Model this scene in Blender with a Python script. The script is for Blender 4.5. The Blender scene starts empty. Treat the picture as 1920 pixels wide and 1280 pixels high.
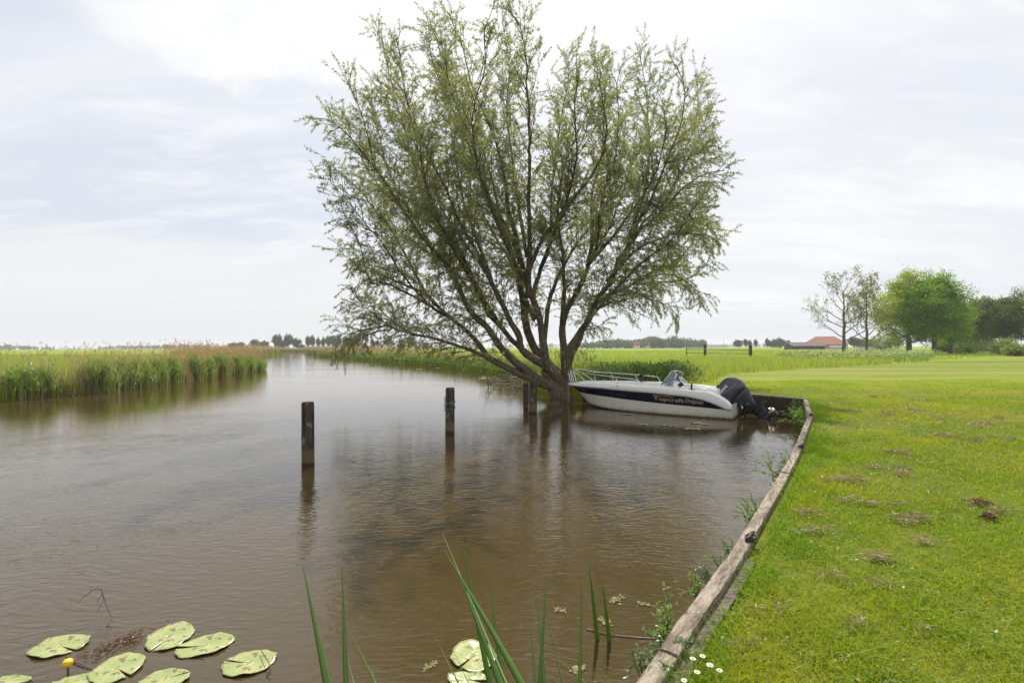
import bpy, bmesh, math, random
import numpy as np
from mathutils import Vector, Matrix, geometry
C = bpy.context.scene
COL = C.collection
rng = np.random.default_rng(7)
random.seed(7)
R = math.radians

# ------------------------------------------------------------------ camera
FOC = 907.0; HZ = 651.0; ROLL = 0.0034; EYE = 1.9
cd = bpy.data.cameras.new('camera'); cam = bpy.data.objects.new('camera', cd); COL.objects.link(cam)
cd.sensor_width = 36; cd.lens = 36 * FOC / 1920; cd.shift_y = 11 / 1920
cd.clip_start = 0.05; cd.clip_end = 9000
cam.location = (0, 0, EYE); cam.rotation_euler = (R(90), ROLL, 0)
C.camera = cam
# ------------------------------------------------------------------ light
SUN_EL, SUN_AZ = 52, 6
w = bpy.data.worlds.new('World'); C.world = w; w.use_nodes = True
sdir = Vector((math.sin(R(SUN_AZ)) * math.cos(R(SUN_EL)), math.cos(R(SUN_AZ)) * math.cos(R(SUN_EL)), math.sin(R(SUN_EL))))
sl = bpy.data.lights.new('sun', 'SUN'); sl.energy = 5.0; sl.angle = R(0.6); sl.color = (1, .955, .87)
so = bpy.data.objects.new('sun', sl); COL.objects.link(so); so.rotation_euler = (-sdir).to_track_quat('-Z', 'Y').to_euler()
C.view_settings.view_transform = 'Standard'; C.view_settings.look = 'None'
C.view_settings.exposure = 0.3; C.view_settings.gamma = 1
C.render.engine = 'CYCLES'
C.cycles.use_denoising = True; C.cycles.use_adaptive_sampling = False
C.cycles.max_bounces = 8; C.cycles.transparent_max_bounces = 12
C.cycles.volume_bounces = 0
C.cycles.sample_clamp_indirect = 6.0


class NT:
    """tiny node-tree helper"""
    def __init__(s, nt):
        s.nt = nt; s.n = nt.nodes; s.l = nt.links
    def add(s, t, **kw):
        n = s.n.new(t)
        for k, v in kw.items(): setattr(n, k, v)
        return n
    def put(s, sock, v):
        if v is None: return
        if isinstance(v, bpy.types.NodeSocket): s.l.new(v, sock)
        else:
            if hasattr(sock, 'default_value'):
                dv = sock.default_value
                if hasattr(dv, '__len__') and not hasattr(v, '__len__'): v = (v,) * len(dv)
                elif hasattr(dv, '__len__') and len(dv) == 4 and len(v) == 3: v = (*v, 1)
                sock.default_value = v
    def math(s, op, a, b=None, c=None, clamp=False):
        n = s.add('ShaderNodeMath', operation=op, use_clamp=clamp)
        for i, v in enumerate((a, b, c)): s.put(n.inputs[i], v)
        return n.outputs[0]
    def vmath(s, op, a, b=None, scale=None):
        n = s.add('ShaderNodeVectorMath', operation=op)
        s.put(n.inputs[0], a); s.put(n.inputs[1], b)
        if scale is not None: s.put(n.inputs['Scale'], scale)
        return n.outputs['Value'] if op in ('DOT_PRODUCT', 'LENGTH', 'DISTANCE') else n.outputs[0]
    def mix(s, f, a, b, mode='MIX'):
        n = s.add('ShaderNodeMix', data_type='RGBA', blend_type=mode)
        s.put(n.inputs[0], f); s.put(n.inputs[6], a); s.put(n.inputs[7], b)
        return n.outputs[2]
    def noise(s, vec, scale, detail=4, rough=.55, dist=0, out=0):
        n = s.add('ShaderNodeTexNoise')
        s.put(n.inputs['Vector'], vec); s.put(n.inputs['Scale'], scale); s.put(n.inputs['Detail'], detail)
        s.put(n.inputs['Roughness'], rough); s.put(n.inputs['Distortion'], dist)
        return n.outputs[out]
    def ramp(s, f, a, b, lo=0., hi=1.):
        n = s.add('ShaderNodeMapRange'); n.clamp = True; n.interpolation_type = 'SMOOTHSTEP'
        s.put(n.inputs[0], f); s.put(n.inputs[1], a); s.put(n.inputs[2], b); s.put(n.inputs[3], lo); s.put(n.inputs[4], hi)
        return n.outputs[0]
    def mapping(s, vec, scale=(1, 1, 1), rot=(0, 0, 0), loc=(0, 0, 0)):
        n = s.add('ShaderNodeMapping'); s.put(n.inputs[0], vec); n.inputs[1].default_value = loc
        n.inputs[2].default_value = rot; n.inputs[3].default_value = scale
        return n.outputs[0]
    def sep(s, vec):
        n = s.add('ShaderNodeSeparateXYZ'); s.put(n.inputs[0], vec); return n.outputs
    def comb(s, x, y, z):
        n = s.add('ShaderNodeCombineXYZ')
        for i, v in enumerate((x, y, z)): s.put(n.inputs[i], v)
        return n.outputs[0]


# ------------------------------------------------------------------ sky
def build_sky():
    t = NT(w.node_tree); t.n.clear()
    out = t.add('ShaderNodeOutputWorld'); bg = t.add('ShaderNodeBackground')
    t.l.new(bg.outputs[0], out.inputs[0])
    sky = t.add('ShaderNodeTexSky', sky_type='NISHITA'); sky.sun_disc = False
    sky.sun_elevation = R(SUN_EL); sky.sun_rotation = R(SUN_AZ); sky.dust_density = 3; sky.air_density = 1
    d = t.vmath('NORMALIZE', t.add('ShaderNodeTexCoord').outputs['Generated'])
    x, y, z = t.sep(d)
    zc = t.math('MAXIMUM', z, 0.0)
    k = t.math('DIVIDE', 1.0, t.math('ADD', zc, 0.16))
    p = t.comb(t.math('MULTIPLY', x, k), t.math('MULTIPLY', y, k), 0.0)
    sun = t.vmath('DOT_PRODUCT', d, tuple(sdir))
    # thin veil everywhere over the blue, thicker towards the sun and the right
    veil = t.noise(t.mapping(p, (.55, 1.5, 1), (0, 0, R(-14)), (3.1, .4, 0)), 1.0, 5, .55, .4)
    side = t.ramp(x, -.35, .3)
    lowv = t.ramp(z, .36, .05)
    v = t.math('ADD', t.math('MULTIPLY', t.ramp(veil, .42, .75), .7), t.math('ADD', t.math('MULTIPLY', side, .6), t.math('MULTIPLY', t.math('MULTIPLY', lowv, t.ramp(x, -.4, .1)), .30)), clamp=True)
    base = t.mix(.08, (6.15, 6.5, 7.2), sky.outputs[0])
    veilc = t.mix(t.ramp(veil, .3, .75), (7.15, 7.3, 7.6), (8.0, 8.0, 8.05))
    col = t.mix(v, base, veilc)
    # grey-blue streaks on the right-hand side
    st = t.noise(t.mapping(p, (.45, 2.1, 1), (0, 0, R(24)), (1.3, 7.4, 0)), 1.15, 5, .55, .5)
    col = t.mix(t.math('MULTIPLY', t.math('MULTIPLY', t.ramp(st, .48, .68), t.ramp(x, .05, .4)), .62), col, (6.3, 6.6, 7.2))
    wi = t.noise(t.mapping(p, (.9, 2.6, 1), (0, 0, R(-22)), (8.3, 2.4, 0)), 2.3, 8, .62, .8)
    col = t.mix(t.ramp(wi, .44, .78, 0, .75), col, (7.9, 7.95, 8.05))
    wi2 = t.noise(t.mapping(p, (.8, 2.2, 1), (0, 0, R(30)), (2.3, 5.4, 0)), 2.6, 8, .6, .6)
    col = t.mix(t.math('MULTIPLY', t.ramp(wi2, .46, .72, 0, .5), t.ramp(x, .05, .35)), col, (6.9, 7.1, 7.45))
    # ragged white clouds upper left
    pc = t.noise(t.mapping(p, (1, 1.3, 1), (0, 0, 0), (.0, .0, 0)), 2.2, 9, .62, .3)
    ce = t.math('ADD', z, t.math('MULTIPLY', t.math('SUBTRACT', pc, .5), .42))
    cl = t.math('MULTIPLY', t.math('MULTIPLY', t.ramp(ce, .425, .50), t.ramp(x, -.66, -.52)), t.math('MULTIPLY', t.ramp(x, .10, -.12), t.ramp(pc, .30, .56)))
    col = t.mix(cl, col, (7.9, 7.9, 7.95))
    # broad pale bank low on the left
    edge = t.math('ADD', z, t.math('MULTIPLY', t.math('SUBTRACT', t.noise(p, .9, 7, .6), .5), .22))
    bank = t.math('MULTIPLY', t.ramp(edge, .205, .135), t.ramp(x, .1, -.25))
    col = t.mix(t.math('MULTIPLY', bank, .85), col, (7.3, 7.3, 7.35))
    # horizon murk
    col = t.mix(t.ramp(z, .10, .0, 0, .9), col, (6.4, 6.5, 6.7))
    # brightening round the veiled sun
    g = t.math('ADD', t.math('MULTIPLY', t.math('POWER', t.math('MAXIMUM', sun, 0), 8.0), 1.2), t.math('MULTIPLY', t.math('POWER', t.math('MAXIMUM', sun, 0), 50.0), 3.5))
    col = t.mix(1.0, col, t.comb(g, g, g), 'ADD')
    t.put(bg.inputs[0], col); bg.inputs[1].default_value = 0.1


build_sky()


# ------------------------------------------------------------------ materials
def new_mat(name):
    m = bpy.data.materials.new(name); m.use_nodes = True
    t = NT(m.node_tree); t.n.clear()
    out = t.add('ShaderNodeOutputMaterial')
    return m, t, out


def pbr(name, col, rough=.6, metal=0., var=None, vscale=6., bump=0., bscale=30., spec=.5, coat=0., stretch=(1, 1, 1)):
    m, t, out = new_mat(name)
    b = t.add('ShaderNodeBsdfPrincipled'); t.l.new(b.outputs[0], out.inputs[0])
    oc = t.mapping(t.add('ShaderNodeTexCoord').outputs['Object'], stretch)
    c = col
    if var is not None:
        c = t.mix(t.ramp(t.noise(oc, vscale, 6, .6), .35, .68), col, var)
    t.put(b.inputs['Base Color'], c); b.inputs['Roughness'].default_value = rough
    b.inputs['Metallic'].default_value = metal; b.inputs['Specular IOR Level'].default_value = spec
    b.inputs['Coat Weight'].default_value = coat
    if bump:
        bn = t.add('ShaderNodeBump'); bn.inputs['Strength'].default_value = 1; bn.inputs['Distance'].default_value = bump
        t.put(bn.inputs['Height'], t.noise(oc, bscale, 5, .6)); t.l.new(bn.outputs[0], b.inputs['Normal'])
    return m


def leafy(name, cols, trans=.45, gloss=.12, patch=None, pscale=.3, tscale=1.25):
    """foliage: colour varies per blade or leaf, light passes through"""
    m, t, out = new_mat(name)
    rnd = t.add('ShaderNodeNewGeometry').outputs['Random Per Island']
    cr = t.add('ShaderNodeValToRGB'); t.l.new(rnd, cr.inputs[0])
    e = cr.color_ramp.elements
    e[0].position = 0; e[0].color = (*cols[0], 1); e[1].position = 1; e[1].color = (*cols[-1], 1)
    for i, c in enumerate(cols[1:-1]):
        q = e.new((i + 1) / (len(cols) - 1)); q.color = (*c, 1)
    col = cr.outputs[0]
    if patch is not None:
        pos = t.add('ShaderNodeNewGeometry').outputs['Position']
        f = t.ramp(t.noise(pos, pscale, 4, .6), .42, .62)
        col = t.mix(t.math('MULTIPLY', f, .8), col, patch)
    df = t.add('ShaderNodeBsdfDiffuse'); t.put(df.inputs[0], col)
    tr = t.add('ShaderNodeBsdfTranslucent'); t.put(tr.inputs[0], t.mix(1.0, col, (tscale * 1.05, tscale * 1.05, tscale * .7), 'MULTIPLY'))
    mx = t.add('ShaderNodeMixShader'); mx.inputs[0].default_value = trans
    t.l.new(df.outputs[0], mx.inputs[1]); t.l.new(tr.outputs[0], mx.inputs[2])
    gl = t.add('ShaderNodeBsdfGlossy'); gl.inputs['Roughness'].default_value = .45; gl.inputs[0].default_value = (.8, .85, .8, 1)
    m2 = t.add('ShaderNodeMixShader'); m2.inputs[0].default_value = gloss
    t.l.new(mx.outputs[0], m2.inputs[1]); t.l.new(gl.outputs[0], m2.inputs[2])
    t.l.new(m2.outputs[0], out.inputs[0])
    return m


def ground_mat():
    m, t, out = new_mat('ground')
    b = t.add('ShaderNodeBsdfPrincipled'); t.l.new(b.outputs[0], out.inputs[0])
    pos = t.add('ShaderNodeNewGeometry').outputs['Position']
    x, y, z = t.sep(pos)
    lawn = t.mix(t.noise(pos, 3.5, 6, .65), (.09, .165, .007), (.19, .245, .012))
    lawn = t.mix(t.ramp(t.noise(pos, .35, 5, .6), .40, .66), lawn, (.25, .265, .028))
    lawn = t.mix(t.ramp(t.noise(t.mapping(pos, (1, 1, 1), (0, 0, .3), (5, 2, 0)), 14, 4, .7), .62, .74, 0, .45), lawn, (.30, .26, .12))
    lawn = t.mix(t.ramp(t.noise(t.mapping(pos, (.5, 1.6, 1), (0, 0, R(35)), (1, 9, 0)), 1.6, 6, .7), .60, .72, 0, .6), lawn, (.32, .27, .12))
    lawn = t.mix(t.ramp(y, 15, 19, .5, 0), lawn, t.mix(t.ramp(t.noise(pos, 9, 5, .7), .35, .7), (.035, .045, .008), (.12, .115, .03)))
    # mown swaths of the far lawn: broad, pale
    sw = t.noise(t.mapping(pos, (.03, .5, 1), (0, 0, R(-10)), (2, 3, 0)), 1.0, 4, .55, .5)
    far = t.ramp(t.math('ADD', y, t.math('MULTIPLY', t.noise(pos, .3, 4), 9.0)), 17, 36)
    fl = t.mix(t.ramp(sw, .41, .60), (.105, .150, .010), (.235, .225, .068))
    sw2 = t.noise(t.mapping(pos, (.10, 1.9, 1), (0, 0, R(-10)), (7, 3, 0)), 1.0, 5, .7, .4)
    fl = t.mix(t.ramp(sw2, .40, .62, .0, .55), fl, (.145, .205, .012))
    fl = t.mix(t.ramp(t.noise(pos, 1.1, 5, .7), .55, .75, 0, .35), fl, (.26, .24, .09))
    lawn = t.mix(far, lawn, fl)
    mead = t.mix(t.noise(t.mapping(pos, (.5, 1, 1)), .12, 7, .7), (.125, .205, .009), (.205, .25, .020))
    mead = t.mix(t.ramp(t.noise(t.mapping(pos, (.012, .06, 1)), 1., 5, .6), .45, .65, 0, .6), mead, (.23, .285, .018))
    # lawn lies right of the line through (11,25) and (30,37), near side
    f = t.math('SUBTRACT', t.math('MULTIPLY', t.math('SUBTRACT', x, 11), .68), t.math('SUBTRACT', y, 25.5))
    f = t.math('ADD', f, t.math('MULTIPLY', t.math('SUBTRACT', t.noise(pos, .5, 4, .6), .5), 3.0))
    rt = t.math('SUBTRACT', x, -2.0)
    isl = t.math('MULTIPLY', t.ramp(f, -.3, .3), t.ramp(rt, -.1, .1))
    t.put(b.inputs['Base Color'], t.mix(isl, mead, lawn))
    b.inputs['Roughness'].default_value = .95; b.inputs['Specular IOR Level'].default_value = .1
    bn = t.add('ShaderNodeBump'); bn.inputs['Distance'].default_value = .05; bn.inputs['Strength'].default_value = .8
    t.put(bn.inputs['Height'], t.noise(pos, 22, 5, .7)); t.l.new(bn.outputs[0], b.inputs['Normal'])
    return m


def water_mat():
    m, t, out = new_mat('water')
    b = t.add('ShaderNodeBsdfPrincipled'); t.l.new(b.outputs[0], out.inputs[0])
    pos = t.add('ShaderNodeNewGeometry').outputs['Position']
    x, y, z = t.sep(pos)
    c = t.mix(t.noise(pos, .25, 4, .6), (.050, .034, .011), (.060, .041, .015))
    t.put(b.inputs['Base Color'], c)
    b.inputs['Roughness'].default_value = .03; b.inputs['IOR'].default_value = 1.56; b.inputs['Specular IOR Level'].default_value = .5
    # two crossing trains of small wind ripples + finer chop
    wp = t.vmath('ADD', pos, t.vmath('SCALE', t.noise(pos, .8, 2, .5, 0, 1), None, .5))
    r1 = t.noise(t.mapping(wp, (6.5, 19, 1), (0, 0, R(24))), 1.0, 3, .5)
    r2 = t.noise(t.mapping(wp, (8.0, 24.0, 1), (0, 0, R(-30)), (4, 1, 0)), 1.0, 3, .5)
    r3 = t.noise(t.mapping(wp, (2.2, 5.0, 1), (0, 0, R(6)), (2, 5, 0)), 1.0, 2, .5)
    hgt = t.math('ADD', t.math('ADD', r1, t.math('MULTIPLY', r2, .8)), t.math('MULTIPLY', r3, .6))
    # calm water in the lee of the tree, the boat and the corner
    dl = t.vmath('DISTANCE', t.comb(x, t.math('MULTIPLY', y, 1.0), 0.0), (5.2, 12.6, 0))
    calm = t.ramp(t.math('ADD', dl, t.math('MULTIPLY', t.noise(pos, .35, 3, .5), 3.0)), 2.5, 8.5, .30, 1.0)
    pat = t.ramp(t.noise(t.mapping(pos, (.10, .22, 1), (0, 0, .3)), 1.0, 3, .5), .32, .62, .5, 1.0)
    a = t.math('MULTIPLY', t.math('MULTIPLY', calm, pat), t.ramp(y, 3, 17, .0086, .0016))
    bn = t.add('ShaderNodeBump'); bn.inputs['Strength'].default_value = 1.0
    t.put(bn.inputs['Distance'], a); t.put(bn.inputs['Height'], hgt); t.l.new(bn.outputs[0], b.inputs['Normal'])
    return m


def old_wood(name, dark, pale, lichen, wet=None, axis=(1, 1, 6), bscale=14):
    m, t, out = new_mat(name)
    b = t.add('ShaderNodeBsdfPrincipled'); t.l.new(b.outputs[0], out.inputs[0])
    oc = t.add('ShaderNodeTexCoord').outputs['Object']
    g = t.noise(t.mapping(oc, tuple(1 / a * 6 for a in axis)), bscale / 3, 6, .65, .4)
    c = t.mix(t.ramp(g, .35, .65), dark, pale)
    c = t.mix(t.ramp(t.noise(t.mapping(oc, tuple(1.6 / a ** .4 for a in axis)), 7, 6, .7), .54, .66, 0, .85), c, lichen)
    fine = t.noise(t.mapping(oc, tuple(1 / a * 30 for a in axis)), 3, 4, .7)
    c = t.mix(t.ramp(fine, .35, .5, .6, 0), c, (.02, .016, .012))
    if wet is not None:
        zz = t.sep(t.add('ShaderNodeNewGeometry').outputs['Position'])[2]
        f = t.ramp(t.math('ADD', zz, t.math('MULTIPLY', t.noise(oc, 6, 4), .10)), .27, .36, 1, 0)
        c = t.mix(t.math('MULTIPLY', f, .85), c, wet)
        f2 = t.ramp(t.math('ADD', zz, t.math('MULTIPLY', t.noise(oc, 9, 4), .06)), .06, .12, 1, 0)
        c = t.mix(t.math('MULTIPLY', f2, .8), c, (.02, .016, .008))
    t.put(b.inputs['Base Color'], c); b.inputs['Roughness'].default_value = .9; b.inputs['Specular IOR Level'].default_value = .2
    bn = t.add('ShaderNodeBump'); bn.inputs['Distance'].default_value = .012
    t.put(bn.inputs['Height'], t.math('ADD', g, t.math('MULTIPLY', fine, .6))); t.l.new(bn.outputs[0], b.inputs['Normal'])
    return m


M = {}
M['ground'] = ground_mat(); M['water'] = water_mat()
M['bark'] = old_wood('willow_bark', (.075, .058, .038), (.19, .15, .105), (.13, .13, .07), None, (1, 1, 4), 10)
M['barktwig'] = pbr('twig_bark', (.11, .10, .05), .85, var=(.16, .135, .065))
M['bark2'] = old_wood('grey_bark', (.07, .06, .05), (.20, .17, .14), (.16, .17, .11), None, (1, 1, 4), 6)
M['willow'] = leafy('willow_leaf', [(.105, .135, .036), (.185, .215, .054), (.265, .28, .078), (.15, .185, .056)], .56, .11, patch=(.25, .27, .11), pscale=.5)
M['post'] = old_wood('post_wood', (.028, .022, .018), (.105, .085, .07), (.27, .26, .23), (.135, .105, .055), (1, 1, 8), 12)
M['beam'] = old_wood('beam_wood', (.15, .115, .09), (.36, .30, .245), (.31, .285, .21), None, (6, 1, 1), 12)
M['backing'] = old_wood('backing_wood', (.07, .055, .045), (.19, .16, .13), (.15, .15, .09), None, (6, 1, 1), 12)
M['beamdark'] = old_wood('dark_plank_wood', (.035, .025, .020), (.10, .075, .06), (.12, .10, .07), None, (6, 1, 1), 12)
M['grass'] = leafy('grass_blade', [(.115, .215, .006), (.20, .305, .008), (.27, .345, .010), (.165, .275, .008), (.34, .32, .06)], .5, .01, patch=(.335, .345, .025), pscale=.55)
M['clover'] = leafy('clover_leaf', [(.06, .15, .012), (.11, .22, .02), (.16, .27, .03)], .35, .03)
M['lush'] = leafy('lush_grass', [(.10, .20, .007), (.165, .275, .010), (.22, .32, .012)], .5, .012)
M['dry'] = leafy('dry_clipping', [(.26, .19, .10), (.38, .30, .17), (.18, .125, .07)], .2, .04, tscale=1.)
M['tallgrass'] = leafy('tall_grass', [(.16, .25, .025), (.25, .33, .035), (.30, .34, .06), (.34, .31, .13)], .45, .05, patch=(.28, .34, .05), pscale=.25)
M['roughweed'] = leafy('rough_weed', [(.05, .10, .02), (.09, .15, .03), (.14, .19, .06)], .4, .02, patch=(.11, .14, .06), pscale=.5)
M['reed'] = leafy('reed_leaf', [(.10, .19, .02), (.17, .28, .03), (.24, .33, .05), (.14, .23, .035)], .48, .07, patch=(.22, .28, .07), pscale=.3)
M['reeddark'] = leafy('dark_reed_leaf', [(.055, .11, .015), (.095, .16, .022), (.14, .20, .035), (.16, .16, .06)], .4, .04)  # darker green reeds of the right bank and upstream
M['reedold'] = leafy('old_reed', [(.30, .22, .13), (.38, .28, .17), (.24, .16, .09)], .3, .05, tscale=1.0)
M['reedplume'] = leafy('reed_plume', [(.40, .28, .18), (.50, .37, .25), (.34, .23, .14)], .35, .02, tscale=1.0)
M['iris'] = leafy('flag_leaf', [(.08, .18, .015), (.13, .25, .02), (.10, .21, .02)], .5, .08)
M['weed'] = leafy('bank_weed_leaf', [(.13, .25, .025), (.20, .32, .035), (.18, .26, .08)], .48, .08)
M['scrap'] = leafy('scrap_leaf', [(.13, .12, .025), (.19, .17, .04), (.10, .11, .025)], .2, .03)
M['silver'] = leafy('silver_weed_leaf', [(.14, .20, .08), (.22, .27, .15), (.10, .17, .05)], .35, .1)
M['petal'] = leafy('daisy_petal', [(.80, .78, .74), (.84, .82, .80)], .3, .02, tscale=1.0)
M['yolk'] = pbr('flower_yellow', (.75, .48, .02), .5)
M['maple'] = leafy('bright_green_leaf', [(.14, .235, .018), (.27, .36, .025), (.36, .43, .05), (.20, .29, .025)], .42, .02, patch=(.31, .34, .04), pscale=.25)
M['maple2'] = leafy('deep_green_leaf', [(.09, .20, .015), (.18, .31, .02), (.29, .41, .045)], .42, .02)
M['sparse'] = leafy('young_yellow_leaf', [(.17, .19, .05), (.22, .23, .06), (.14, .15, .05)], .4, .05)
M['darkleaf'] = leafy('dark_tree_leaf', [(.065, .115, .016), (.11, .165, .025), (.15, .20, .045)], .42, .03)
M['farleaf'] = leafy('far_leaf', [(.05, .085, .025), (.075, .115, .03), (.10, .14, .035)], .35, .03)
M['bushleaf'] = leafy('pale_bush_leaf', [(.11, .18, .03), (.18, .25, .055), (.26, .30, .11)], .42, .02)
M['white'] = pbr('gelcoat_white', (.78, .77, .73), .22, coat=.3)
M['deck'] = pbr('deck_white', (.80, .79, .76), .35)
M['navy'] = pbr('navy_gelcoat', (.005, .007, .020), .2, spec=.35)
M['chrome'] = pbr('polished_steel', (.75, .76, .78), .16, metal=1)
M['black'] = pbr('black_plastic', (.018, .018, .020), .45)
M['motor'] = pbr('motor_blue_grey', (.030, .036, .050), .28, coat=.3, var=(.040, .047, .062), vscale=3)
M['motorleg'] = pbr('motor_leg', (.024, .030, .044), .42)
M['prop'] = pbr('propeller_steel', (.62, .55, .46), .35, metal=.7)
M['gold'] = pbr('gold_letter', (.33, .26, .14), .4)
M['goldpale'] = pbr('pale_gold_letter', (.32, .27, .16), .4)
M['greyletter'] = pbr('dim_letter', (.055, .06, .08), .4)
M['silverletter'] = pbr('silver_letter', (.62, .63, .66), .35)
M['stripe'] = pbr('dim_stripe', (.22, .19, .14), .4)
M['rope'] = pbr('old_rope', (.10, .08, .06), .9, var=(.17, .14, .11), vscale=40)
M['stalk'] = pbr('brown_stalk', (.12, .075, .05), .7, var=(.07, .045, .03), vscale=20)
M['stalkgreen'] = pbr('green_stalk', (.07, .10, .025), .6)
M['iron'] = pbr('dark_iron', (.028, .028, .03), .5, metal=.4, var=(.07, .05, .04), vscale=20)
M['roofdark'] = pbr('dark_barn_roof', (.085, .07, .065), .85, var=(.12, .10, .09), vscale=1.0)
M['roofred'] = pbr('red_roof_tile', (.27, .095, .055), .8, var=(.20, .07, .045), vscale=1.5)
M['roofgrey'] = pbr('grey_roof', (.13, .125, .13), .8, var=(.18, .17, .17), vscale=1.0)
M['wallwhite'] = pbr('pale_render', (.62, .60, .56), .8)
M['wallbrick'] = pbr('brown_brick', (.19, .12, .085), .85, var=(.15, .09, .07), vscale=3)
M['walldark'] = pbr('dark_barn_wall', (.06, .055, .05), .8)
M['pane'] = pbr('dark_window_glass', (.02, .022, .025), .08)
M['heap'] = leafy('rusty_leaf_heap', [(.13, .06, .035), (.20, .10, .06), (.09, .045, .028)], .2, .04, tscale=1.)


def glass_mat():
    m, t, out = new_mat('windscreen_glass')
    g = t.add('ShaderNodeBsdfGlossy'); g.inputs['Roughness'].default_value = .03
    tr = t.add('ShaderNodeBsdfTransparent'); tr.inputs[0].default_value = (.70, .74, .76, 1)
    df = t.add('ShaderNodeBsdfDiffuse'); df.inputs[0].default_value = (.45, .48, .5, 1)
    fr = t.add('ShaderNodeFresnel'); fr.inputs[0].default_value = 1.5
    m0 = t.add('ShaderNodeMixShader'); m0.inputs[0].default_value = .28; t.l.new(tr.outputs[0], m0.inputs[1]); t.l.new(df.outputs[0], m0.inputs[2])
    m1 = t.add('ShaderNodeMixShader'); t.l.new(fr.outputs[0], m1.inputs[0]); t.l.new(m0.outputs[0], m1.inputs[1]); t.l.new(g.outputs[0], m1.inputs[2])
    t.l.new(m1.outputs[0], out.inputs[0]); return m


M['glass'] = glass_mat()


def hull_mat():
    m, t, out = new_mat('hull_gelcoat')
    b = t.add('ShaderNodeBsdfPrincipled'); t.l.new(b.outputs[0], out.inputs[0])
    pos = t.add('ShaderNodeNewGeometry').outputs['Position']; oc = t.add('ShaderNodeTexCoord').outputs['Object']
    z = t.sep(pos)[2]
    n = t.noise(t.mapping(oc, (1, 1, .25)), 4, 6, .65)
    c = t.mix(t.ramp(n, .4, .75, 0, .35), (.70, .68, .60), (.52, .48, .38))
    f = t.ramp(t.math('ADD', z, t.math('MULTIPLY', t.noise(oc, 5, 5), .14)), .08, .24, 1, 0)
    c = t.mix(t.math('MULTIPLY', f, .6), c, (.38, .29, .17))
    f = t.ramp(t.math('ADD', z, t.math('MULTIPLY', t.noise(t.mapping(oc, (3, 1, 1)), 4, 5), .07)), .06, .095, 1, 0)
    c = t.mix(t.math('MULTIPLY', f, .85), c, (.05, .032, .015))
    t.put(b.inputs['Base Color'], c); b.inputs['Roughness'].default_value = .3; b.inputs['Coat Weight'].default_value = .2
    return m


M['hull'] = hull_mat()


def pad_mat():
    m, t, out = new_mat('lily_pad')
    oc = t.add('ShaderNodeTexCoord').outputs['Object']
    x, y, z = t.sep(oc)
    ang = t.math('ARCTAN2', y, x)
    ve = t.math('ABSOLUTE', t.math('SINE', t.math('MULTIPLY', ang, 11.0)))
    c = t.mix(t.ramp(t.noise(oc, 7, 5, .6), .35, .7), (.22, .265, .085), (.31, .335, .14))
    c = t.mix(t.ramp(ve, .0, .16, .65, 0), c, (.40, .43, .22))
    c = t.mix(t.ramp(t.noise(t.mapping(oc, (1, 1, 1), (0, 0, 0), (3, 1, 0)), 11, 6, .7), .50, .66, 0, .7), c, (.36, .31, .11))
    c = t.mix(t.ramp(t.noise(t.mapping(oc, (1, 1, 1), (0, 0, 0), (7, 4, 0)), 30, 4, .65), .57, .62, 0, .9), c, (.12, .085, .04))
    b = t.add('ShaderNodeBsdfPrincipled'); t.put(b.inputs['Base Color'], c); b.inputs['Roughness'].default_value = .26
    bn = t.add('ShaderNodeBump'); bn.inputs['Distance'].default_value = .004
    t.put(bn.inputs['Height'], t.math('ADD', t.noise(oc, 9, 3), t.math('MULTIPLY', ve, .10))); t.l.new(bn.outputs[0], b.inputs['Normal'])
    t.l.new(b.outputs[0], out.inputs[0]); return m


M['pad'] = pad_mat()


# ------------------------------------------------------------------ helpers
def ray(px, py):
    return ((px - 960) - ROLL * (py - HZ)) / FOC, -((py - HZ) + ROLL * (px - 960)) / FOC
def at(px, py, z=0.0):
    """photo pixel -> point on the level plane z"""
    a, b = ray(px, py); D = (z - EYE) / b
    return np.array([a * D, D, z])
def atD(px, py, D):
    """photo pixel -> point at distance D in front of the camera"""
    a, b = ray(px, py)
    return np.array([a * D, D, EYE + b * D])


def tag(o, label=None, cat=None, group=None, kind=None):
    for k, v in (('label', label), ('category', cat), ('group', group), ('kind', kind)):
        if v: o[k] = v
    return o


def empty(name, loc, label, cat, group=None, rz=0):
    o = bpy.data.objects.new(name, None); COL.objects.link(o); o.location = loc; o.rotation_euler = (0, 0, rz)
    o.empty_display_size = .2
    return tag(o, label, cat, group)


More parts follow.
